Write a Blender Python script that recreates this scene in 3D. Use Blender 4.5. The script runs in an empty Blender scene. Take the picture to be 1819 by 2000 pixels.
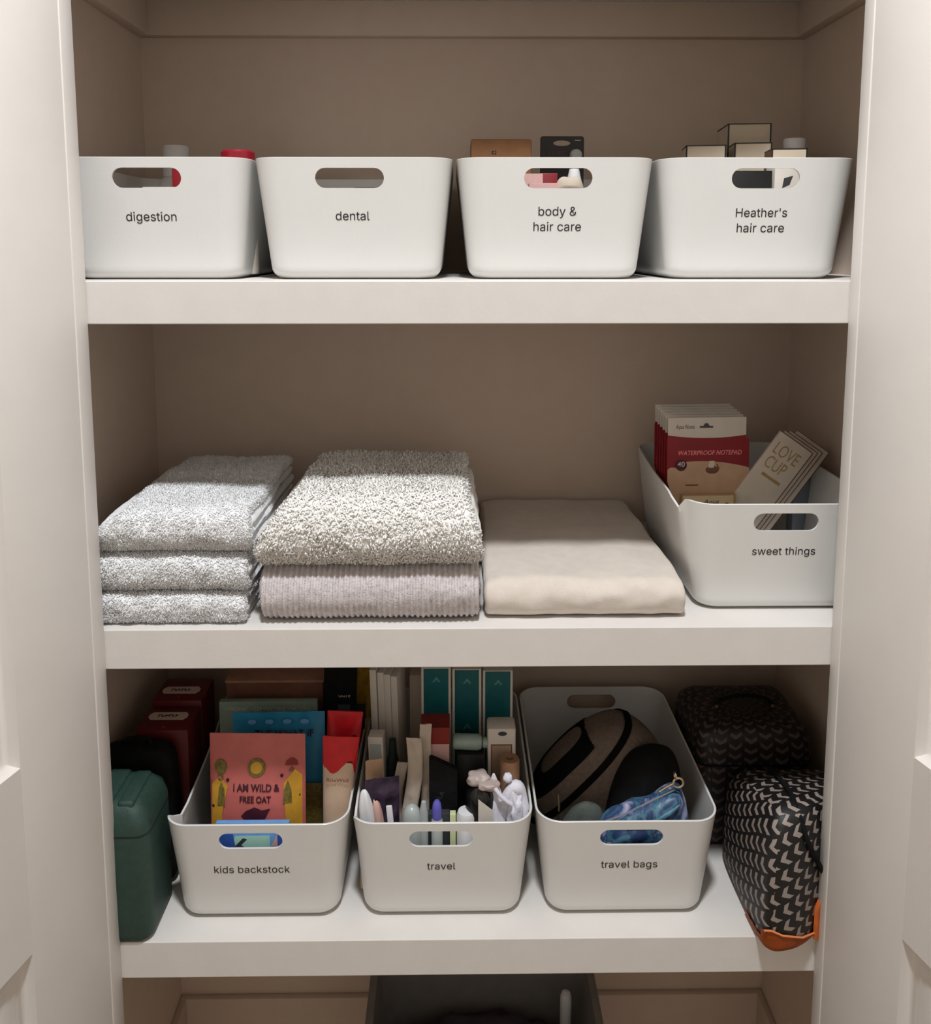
import bpy, bmesh, math, random
import numpy as np
from mathutils import Matrix, Vector, noise

random.seed(7)
S = 0.01            # everything below is written in centimetres
ZO = 157.0          # top of the highest visible shelf above the floor
Z1, Z2, Z3 = 0.0, -42.4, -84.17
C = bpy.context.scene.collection
scene = bpy.context.scene

# ------------------------------------------------------------------ materials
def hexlin(r, g, b):
    f = lambda c: ((c/255+0.055)/1.055)**2.4 if c/255 > 0.04045 else c/255/12.92
    return (f(r), f(g), f(b), 1)

def mat(name, rgb, rough=0.6, var=0.06, scale=40, bump=0.0, bscale=200, spec=0.5, metal=0, sheen=0,
        trans=0, alpha=1, rgb2=None, coat=0, detail=3):
    m = bpy.data.materials.new(name); m.use_nodes = True
    nt = m.node_tree; b = nt.nodes['Principled BSDF']
    c = hexlin(*rgb)
    tc = nt.nodes.new('ShaderNodeTexCoord')
    nz = nt.nodes.new('ShaderNodeTexNoise'); nz.inputs['Scale'].default_value = scale
    nz.inputs['Detail'].default_value = detail
    nt.links.new(tc.outputs['Object'], nz.inputs['Vector'])
    mx = nt.nodes.new('ShaderNodeMix'); mx.data_type = 'RGBA'
    if rgb2: c2 = hexlin(*rgb2); c1 = c
    else:
        c1 = tuple(min(1, x*(1+var)) for x in c[:3])+(1,); c2 = tuple(x*(1-var) for x in c[:3])+(1,)
    mx.inputs[6].default_value = c1; mx.inputs[7].default_value = c2
    rmp = nt.nodes.new('ShaderNodeMapRange')
    rmp.inputs['From Min'].default_value = 0.35; rmp.inputs['From Max'].default_value = 0.65
    nt.links.new(nz.outputs['Fac'], rmp.inputs['Value'])
    nt.links.new(rmp.outputs[0], mx.inputs[0]); nt.links.new(mx.outputs[2], b.inputs['Base Color'])
    b.inputs['Roughness'].default_value = rough; b.inputs['Metallic'].default_value = metal
    b.inputs['Specular IOR Level'].default_value = spec
    b.inputs['Sheen Weight'].default_value = sheen
    b.inputs['Transmission Weight'].default_value = trans
    b.inputs['Coat Weight'].default_value = coat
    b.inputs['Alpha'].default_value = alpha
    if bump:
        n2 = nt.nodes.new('ShaderNodeTexNoise'); n2.inputs['Scale'].default_value = bscale
        n2.inputs['Detail'].default_value = 4
        nt.links.new(tc.outputs['Object'], n2.inputs['Vector'])
        bp = nt.nodes.new('ShaderNodeBump'); bp.inputs['Strength'].default_value = bump
        bp.inputs['Distance'].default_value = 0.002
        nt.links.new(n2.outputs['Fac'], bp.inputs['Height']); nt.links.new(bp.outputs[0], b.inputs['Normal'])
    return m

M = {}
M['wall'] = mat('closet_wall_paint', (214, 194, 177), 0.85, 0.015, 30, 0.15, 500, spec=0.2)
M['trimp'] = mat('trim_paint', (222, 216, 210), 0.45, 0.01, 20, 0.06, 120, spec=0.35)
M['shelf'] = mat('shelf_paint', (220, 215, 210), 0.5, 0.015, 25, 0.08, 150, spec=0.35)
M['room'] = mat('room_wall_paint', (226, 219, 210), 0.9, 0.02, 10, 0.1, 400, spec=0.2)
M['floorw'] = mat('oak_floor', (160, 138, 116), 0.45, 0.2, 6, 0.1, 60)
M['bin'] = mat('white_bin_plastic', (222, 221, 218), 0.34, 0.008, 15, 0.05, 500, spec=0.5)
M['ink'] = mat('black_label_ink', (22, 18, 18), 0.5, 0.02)
M['towel_w'] = mat('pale_grey_terry', (247, 247, 248), 0.97, 0.09, 140, 0.6, 700, spec=0.1, sheen=0.3)
M['towel_b'] = mat('oatmeal_terry', (250, 247, 242), 0.97, 0.05, 140, 0.6, 700, spec=0.1, sheen=0.3)
M['towel_r'] = mat('ribbed_grey_terry', (208, 200, 200), 0.97, 0.10, 160, 0.5, 700, spec=0.1, sheen=0.2)
M['sheet'] = mat('cream_muslin', (215, 204, 193), 0.92, 0.03, 60, 0.35, 900, spec=0.15, sheen=0.2)
M['white'] = mat('white_plastic', (222, 221, 222), 0.4, 0.02)
M['card'] = mat('white_carton', (214, 205, 194), 0.6, 0.03, 30, 0.05)
M['cream'] = mat('cream_carton', (204, 188, 166), 0.65, 0.04, 30)
M['black'] = mat('black_print', (18, 16, 17), 0.5, 0.1)
M['blackm'] = mat('black_fabric', (16, 15, 16), 0.85, 0.3, 90, 0.4, 500, spec=0.2)
M['blackg'] = mat('black_gloss_plastic', (14, 13, 14), 0.15, 0.1)
M['charcoal'] = mat('charcoal_plastic', (58, 60, 64), 0.4, 0.1)
M['red'] = mat('crimson_plastic', (150, 18, 38), 0.35, 0.08)
M['redp'] = mat('red_printed_card', (134, 14, 28), 0.5, 0.06)
M['redb'] = mat('bright_red_film', (206, 30, 40), 0.3, 0.1, 60)
M['dred'] = mat('dark_red_carton', (128, 30, 22), 0.5, 0.1)
M['maroon'] = mat('maroon_case', (96, 16, 18), 0.5, 0.12)
M['pinkc'] = mat('pink_white_carton', (196, 156, 150), 0.55, 0.04)
M['kraft'] = mat('kraft_board', (126, 86, 50), 0.8, 0.07, 60, 0.1)
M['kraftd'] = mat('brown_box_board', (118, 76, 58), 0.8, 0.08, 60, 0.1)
M['kraftt'] = mat('brown_box_lid_board', (168, 122, 100), 0.8, 0.06, 60, 0.1)
M['tan'] = mat('tan_packaging', (196, 160, 130), 0.6, 0.06, 50)
M['tan2'] = mat('tan_notepad_cover', (186, 150, 108), 0.6, 0.06, 50)
M['tanl'] = mat('pale_tan_label', (222, 200, 158), 0.6, 0.04)
M['pinkt'] = mat('pink_lettering', (246, 140, 142), 0.5, 0.03)
M['gold'] = mat('gold_foil_print', (176, 150, 100), 0.4, 0.1, 200, metal=0.2)
M['slab'] = mat('ivory_slab_box', (214, 202, 188), 0.6, 0.04)
M['green'] = mat('dark_green_case', (38, 64, 56), 0.6, 0.10, 120, 0.3, 600)
M['greend'] = mat('dark_green_case_seam', (20, 34, 30), 0.7, 0.1)
M['sage'] = mat('sage_carton', (140, 158, 142), 0.6, 0.05)
M['sagel'] = mat('pale_green_print', (205, 215, 190), 0.6, 0.03)
M['blue'] = mat('blue_film', (42, 134, 176), 0.35, 0.12, 25)
M['pinkf'] = mat('salmon_film', (196, 104, 98), 0.45, 0.08, 30, 0.15, 60)
M['mustard'] = mat('mustard_print', (196, 146, 44), 0.5, 0.1, 60)
M['olive'] = mat('olive_print', (112, 98, 40), 0.5, 0.3, 250)
M['plum'] = mat('plum_print', (70, 26, 44), 0.5, 0.1)
M['yellow'] = mat('yellow_film', (205, 160, 40), 0.35, 0.2, 60)
M['creamt'] = mat('cream_tube', (212, 184, 158), 0.45, 0.05)
M['teal'] = mat('teal_carton', (8, 92, 98), 0.45, 0.12, 30)
M['tealp'] = mat('teal_carton_emblem', (84, 146, 144), 0.45, 0.05)
M['mint'] = mat('mint_print', (176, 222, 204), 0.5, 0.04)
M['cobalt'] = mat('cobalt_print', (52, 92, 176), 0.5, 0.1)
M['cobaltl'] = mat('sky_blue_print', (104, 156, 214), 0.5, 0.08)
M['peach'] = mat('peach_print', (216, 176, 164), 0.5, 0.05)
M['violet'] = mat('violet_cap', (98, 96, 190), 0.3, 0.05)
M['navy'] = mat('navy_print', (22, 22, 66), 0.4, 0.2)
M['purple'] = mat('purple_film', (52, 38, 58), 0.25, 0.4, 60)
M['paper'] = mat('off_white_paper', (196, 180, 164), 0.8, 0.06, 40, 0.2, 120)
M['clearg'] = mat('frosted_green_bottle', (150, 168, 160), 0.25, 0.05)
M['frost'] = mat('frosted_plastic', (170, 176, 174), 0.3, 0.05)
M['limep'] = mat('pale_lime_print', (206, 212, 164), 0.5, 0.05)
M['beigep'] = mat('taupe_plastic', (176, 160, 154), 0.45, 0.05)
M['roll'] = mat('brown_roll', (150, 112, 84), 0.8, 0.1, 80, 0.3)
M['wood'] = mat('wood_print', (196, 170, 148), 0.6, 0, 14, rgb2=(150, 122, 102), detail=6)
M['plush'] = mat('white_velour', (222, 220, 230), 0.9, 0.04, 60, 0.3, 300, sheen=0.4)
M['bagb'] = mat('brown_grey_canvas', (112, 98, 88), 0.9, 0.12, 200, 0.3, 900, spec=0.15)
M['bagg'] = mat('grey_green_cloth', (78, 84, 78), 0.9, 0.15, 60, 0.3, 400)
M['steel'] = mat('pale_gold_metal', (226, 206, 170), 0.25, 0.03, metal=1)
M['orange'] = mat('tan_orange_leather', (196, 98, 40), 0.5, 0.1, 60, 0.1)
M['stitch'] = mat('orange_leather_piping', (220, 130, 78), 0.5, 0.05)
M['greyk'] = mat('grey_basket_plastic', (126, 122, 118), 0.6, 0.05)
M['darkc'] = mat('dark_laundry_cloth', (60, 54, 60), 0.95, 0.2, 30)
M['bluegrey'] = mat('blue_grey_plastic', (120, 126, 136), 0.4, 0.05)
M['labelg'] = mat('label_plate', (226, 198, 188), 0.6, 0.03)
M['trim_fix'] = mat('fixture_white', (235, 235, 232), 0.4, 0.01)

def marble_mat():
    m = bpy.data.materials.new('blue_marbled_print'); m.use_nodes = True
    nt = m.node_tree; b = nt.nodes['Principled BSDF']; b.inputs['Roughness'].default_value = 0.45
    tc = nt.nodes.new('ShaderNodeTexCoord'); nz = nt.nodes.new('ShaderNodeTexNoise')
    nz.inputs['Scale'].default_value = 22; nz.inputs['Detail'].default_value = 5; nz.inputs['Distortion'].default_value = 1.8
    cr = nt.nodes.new('ShaderNodeValToRGB'); e = cr.color_ramp.elements
    e[0].position = 0.30; e[0].color = hexlin(24, 36, 92); e[1].position = 0.72; e[1].color = hexlin(212, 190, 214)
    for p, c in ((0.40, (36, 62, 100)), (0.46, (74, 122, 142)), (0.52, (46, 64, 108)), (0.58, (134, 144, 176))):
        x = e.new(p); x.color = hexlin(*c)
    nt.links.new(tc.outputs['Object'], nz.inputs['Vector']); nt.links.new(nz.outputs['Fac'], cr.inputs[0])
    nt.links.new(cr.outputs[0], b.inputs['Base Color'])
    return m
M['marble'] = marble_mat()

def chevron_mat(name, cell, angle, fg, bg, tall=1.0):
    """short interlocking chevron strokes printed on black canvas, laid out on the UV map (cm)"""
    m = bpy.data.materials.new(name); m.use_nodes = True
    nt = m.node_tree; b = nt.nodes['Principled BSDF']; b.inputs['Roughness'].default_value = 0.55
    N = nt.nodes.new; L = nt.links.new
    def mth(op, a, c=None, c2=None):
        n = N('ShaderNodeMath'); n.operation = op
        for i, v in enumerate((a, c, c2)):
            if v is None: continue
            if isinstance(v, (int, float)): n.inputs[i].default_value = v
            else: L(v, n.inputs[i])
        return n.outputs[0]
    uv = N('ShaderNodeUVMap'); mp = N('ShaderNodeMapping'); mp.inputs['Rotation'].default_value = (0, 0, math.radians(angle))
    L(uv.outputs[0], mp.inputs[0])
    dn = N('ShaderNodeTexNoise'); dn.inputs['Scale'].default_value = 0.35
    L(uv.outputs[0], dn.inputs['Vector'])
    sp = N('ShaderNodeSeparateXYZ'); L(mp.outputs[0], sp.inputs[0])
    u = mth('DIVIDE', sp.outputs[0], cell); 
    col = mth('FLOOR', u); fu = mth('ABSOLUTE', mth('SUBTRACT', mth('FRACT', u), 0.5))
    v = mth('ADD', mth('DIVIDE', sp.outputs[1], cell*tall), mth('MULTIPLY', fu, -0.95))
    v = mth('ADD', v, mth('MULTIPLY', col, 0.5))
    v = mth('ADD', v, mth('MULTIPLY', dn.outputs['Fac'], 0.5))
    fv = mth('FRACT', v)
    k = mth('MULTIPLY', mth('LESS_THAN', fv, 0.36), mth('LESS_THAN', fu, 0.40))
    mx = N('ShaderNodeMix'); mx.data_type = 'RGBA'
    mx.inputs[6].default_value = hexlin(*bg); mx.inputs[7].default_value = hexlin(*fg)
    L(k, mx.inputs[0]); L(mx.outputs[2], b.inputs['Base Color'])
    return m
M['chev'] = chevron_mat('chevron_canvas', 2.1, 62, (150, 138, 130), (14, 12, 13), 0.85)
M['chev2'] = chevron_mat('dark_chevron_canvas', 1.9, 0, (86, 66, 64), (12, 9, 10), 0.8)

def emis_mat(name, rgb, st):
    m = bpy.data.materials.new(name); m.use_nodes = True
    b = m.node_tree.nodes['Principled BSDF']; b.inputs['Emission Color'].default_value = hexlin(*rgb)
    b.inputs['Emission Strength'].default_value = st; return m
M['glow'] = emis_mat('lamp_diffuser', (255, 240, 222), 4)

# ------------------------------------------------------------------ mesh helpers
class G:
    def __init__(self): self.bm = bmesh.new()
    def _mi(self, faces, mi):
        for f in faces: f.material_index = mi
    def box(self, x0, x1, y0, y1, z0, z1, bev=0.0, seg=2, mi=0, T=None):
        r = bmesh.ops.create_cube(self.bm, size=1)
        vs = r['verts']
        for v in vs:
            v.co = Vector(((x0+x1)/2+v.co.x*(x1-x0), (y0+y1)/2+v.co.y*(y1-y0), (z0+z1)/2+v.co.z*(z1-z0)))
        fs = list({f for v in vs for f in v.link_faces})
        if bev > 0:
            es = list({e for v in vs for e in v.link_edges})
            b = bmesh.ops.bevel(self.bm, geom=es, offset=bev, segments=seg, profile=0.5, affect='EDGES')
            fs = list({f for v in b['verts'] for f in v.link_faces} | {f for f in fs if f.is_valid})
        self._mi(fs, mi)
        if T:
            for v in {v for f in fs for v in f.verts}: v.co = T @ v.co
        return self
    def rings(self, rings, closed=True, cap0=True, cap1=True, mi=0):
        rr = [[self.bm.verts.new(p) for p in r] for r in rings]
        fs = []
        n = len(rr[0])
        for a, b in zip(rr[:-1], rr[1:]):
            for i in range(n if closed else n-1):
                j = (i+1) % n
                fs.append(self.bm.faces.new((a[i], a[j], b[j], b[i])))
        if cap0: fs.append(self.bm.faces.new(list(reversed(rr[0]))))
        if cap1: fs.append(self.bm.faces.new(rr[-1]))
        self._mi(fs, mi); return self
    def lathe(self, prof, cx=0, cy=0, cz=0, n=32, mi=0, axis='z'):
        rs = []
        for r, z in prof:
            ring = []
            for i in range(n):
                a = 2*math.pi*i/n
                p = (r*math.cos(a), r*math.sin(a), z)
                if axis == 'x': p = (z, r*math.cos(a), r*math.sin(a))
                if axis == 'y': p = (r*math.cos(a), z, -r*math.sin(a))
                ring.append((p[0]+cx, p[1]+cy, p[2]+cz))
            rs.append(ring)
        return self.rings(rs, mi=mi)
    def prism(self, poly, y0, y1, mi=0, plane='xz'):
        """polygon in x-z (or x-y) swept along the third axis"""
        f = (lambda p, t: (p[0], t, p[1])) if plane == 'xz' else (lambda p, t: (p[0], p[1], t))
        if plane == 'xz': poly = list(reversed(poly))
        return self.rings([[f(p, y0) for p in poly], [f(p, y1) for p in poly]], mi=mi)
    def tube(self, pts, r, n=8, mi=0, flat=1.0):
        pts = [Vector(p) for p in pts]; rs = []
        up = Vector((0.13, 0.21, 1)).normalized()
        for i, p in enumerate(pts):
            t = (pts[min(i+1, len(pts)-1)]-pts[max(i-1, 0)]).normalized()
            a = t.cross(up).normalized(); b = a.cross(t)
            rad = r(i/(len(pts)-1)) if callable(r) else r
            rs.append([p + a*math.cos(2*math.pi*k/n)*rad + b*math.sin(2*math.pi*k/n)*rad*flat for k in range(n)])
        return self.rings(rs, mi=mi)
    def torus(self, c, R, r, axis='y', n=28, k=10, mi=0):
        rs = []
        for i in range(n):
            a = 2*math.pi*i/n; ring = []
            for j in range(k):
                b = 2*math.pi*j/k
                d = R + r*math.cos(b); h = r*math.sin(b)
                p = {'y': (d*math.cos(a), h, d*math.sin(a)), 'z': (d*math.cos(a), d*math.sin(a), h), 'x': (h, d*math.cos(a), d*math.sin(a))}[axis]
                ring.append(Vector(p)+Vector(c))
            rs.append(ring)
        rr = [[self.bm.verts.new(p) for p in q] for q in rs]; fs = []
        for i in range(n):
            for j in range(k):
                fs.append(self.bm.faces.new((rr[i][j], rr[(i+1) % n][j], rr[(i+1) % n][(j+1) % k], rr[i][(j+1) % k])))
        self._mi(fs, mi); return self
    def xf(self, T):
        for v in self.bm.verts: v.co = T @ v.co
        return self
    def warp(self, fn):
        for v in self.bm.verts: v.co = Vector(fn(v.co))
        return self
    def mesh(self, name, mats, smooth=35):
        bmesh.ops.recalc_face_normals(self.bm, faces=self.bm.faces)
        me = bpy.data.meshes.new(name)
        for v in self.bm.verts: v.co *= S
        self.bm.to_mesh(me); self.bm.free()
        for m in (mats if isinstance(mats, (list, tuple)) else [mats]): me.materials.append(M[m] if isinstance(m, str) else m)
        finish(me, smooth); return me

def finish(me, smooth=35):
    if smooth:
        me.shade_smooth(); me.set_sharp_from_angle(angle=math.radians(smooth))

def W(x, y, z): return (x*S, y*S, (z+ZO)*S)

def tag(o, label=None, cat=None, group=None, kind=None):
    if label: o['label'] = label
    if cat: o['category'] = cat
    if group: o['group'] = group
    if kind: o['kind'] = kind
    return o

def obj(name, g, mats, loc=(0, 0, 0), rot=(0, 0, 0), parent=None, label=None, cat=None, group=None, kind=None, smooth=35):
    """top level: loc in cm in the closet frame; child: loc in cm in its parent's frame"""
    me = g if isinstance(g, bpy.types.Mesh) else g.mesh(name, mats, smooth)
    o = bpy.data.objects.new(name, me); C.objects.link(o)
    if parent: o.parent = parent; o.location = tuple(c*S for c in loc)
    else: o.location = W(*loc)
    o.rotation_euler = tuple(math.radians(a) for a in rot)
    return tag(o, label, cat, group, kind)

def empty(name, loc, rot=(0, 0, 0), **k):
    o = bpy.data.objects.new(name, None); C.objects.link(o); o.location = W(*loc)
    o.empty_display_size = 0.03
    o.rotation_euler = tuple(math.radians(a) for a in rot); return tag(o, **k)

def text_part(name, s, width, parent, loc, rot=(90, 0, 0), m='ink', height=None, shear=0, bold=0.0, label=None, ext=0.012, spacing=1.0):
    cu = bpy.data.curves.new(name, 'FONT'); cu.body = s; cu.align_x = 'CENTER'; cu.align_y = 'CENTER'
    cu.size = 1; cu.shear = shear; cu.offset = bold; cu.resolution_u = 4; cu.space_character = spacing
    t = bpy.data.objects.new('t', cu); C.objects.link(t)
    dg = bpy.context.evaluated_depsgraph_get(); dg.update()
    me = bpy.data.meshes.new_from_object(t.evaluated_get(dg)); me.name = name
    bpy.data.objects.remove(t); bpy.data.curves.remove(cu)
    xs = [v.co.x for v in me.vertices]; ys = [v.co.y for v in me.vertices]
    k = width/(max(xs)-min(xs)); ky = k if not height else height/(max(ys)-min(ys))
    cx = (max(xs)+min(xs))/2; cy = (max(ys)+min(ys))/2
    bm = bmesh.new(); bm.from_mesh(me)
    for v in bm.verts: v.co = Vector(((v.co.x-cx)*k*S, (v.co.y-cy)*ky*S, 0))
    r = bmesh.ops.extrude_face_region(bm, geom=list(bm.faces))
    for v in [x for x in r['geom'] if isinstance(x, bmesh.types.BMVert)]: v.co.z += ext*S
    bmesh.ops.recalc_face_normals(bm, faces=bm.faces)
    bm.to_mesh(me); bm.free(); me.materials.clear(); me.materials.append(M[m])
    o = bpy.data.objects.new(name, me); C.objects.link(o); o.parent = parent
    o.location = tuple(c*S for c in loc); o.rotation_euler = tuple(math.radians(a) for a in rot)
    if label: o['label'] = label
    return o

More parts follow.
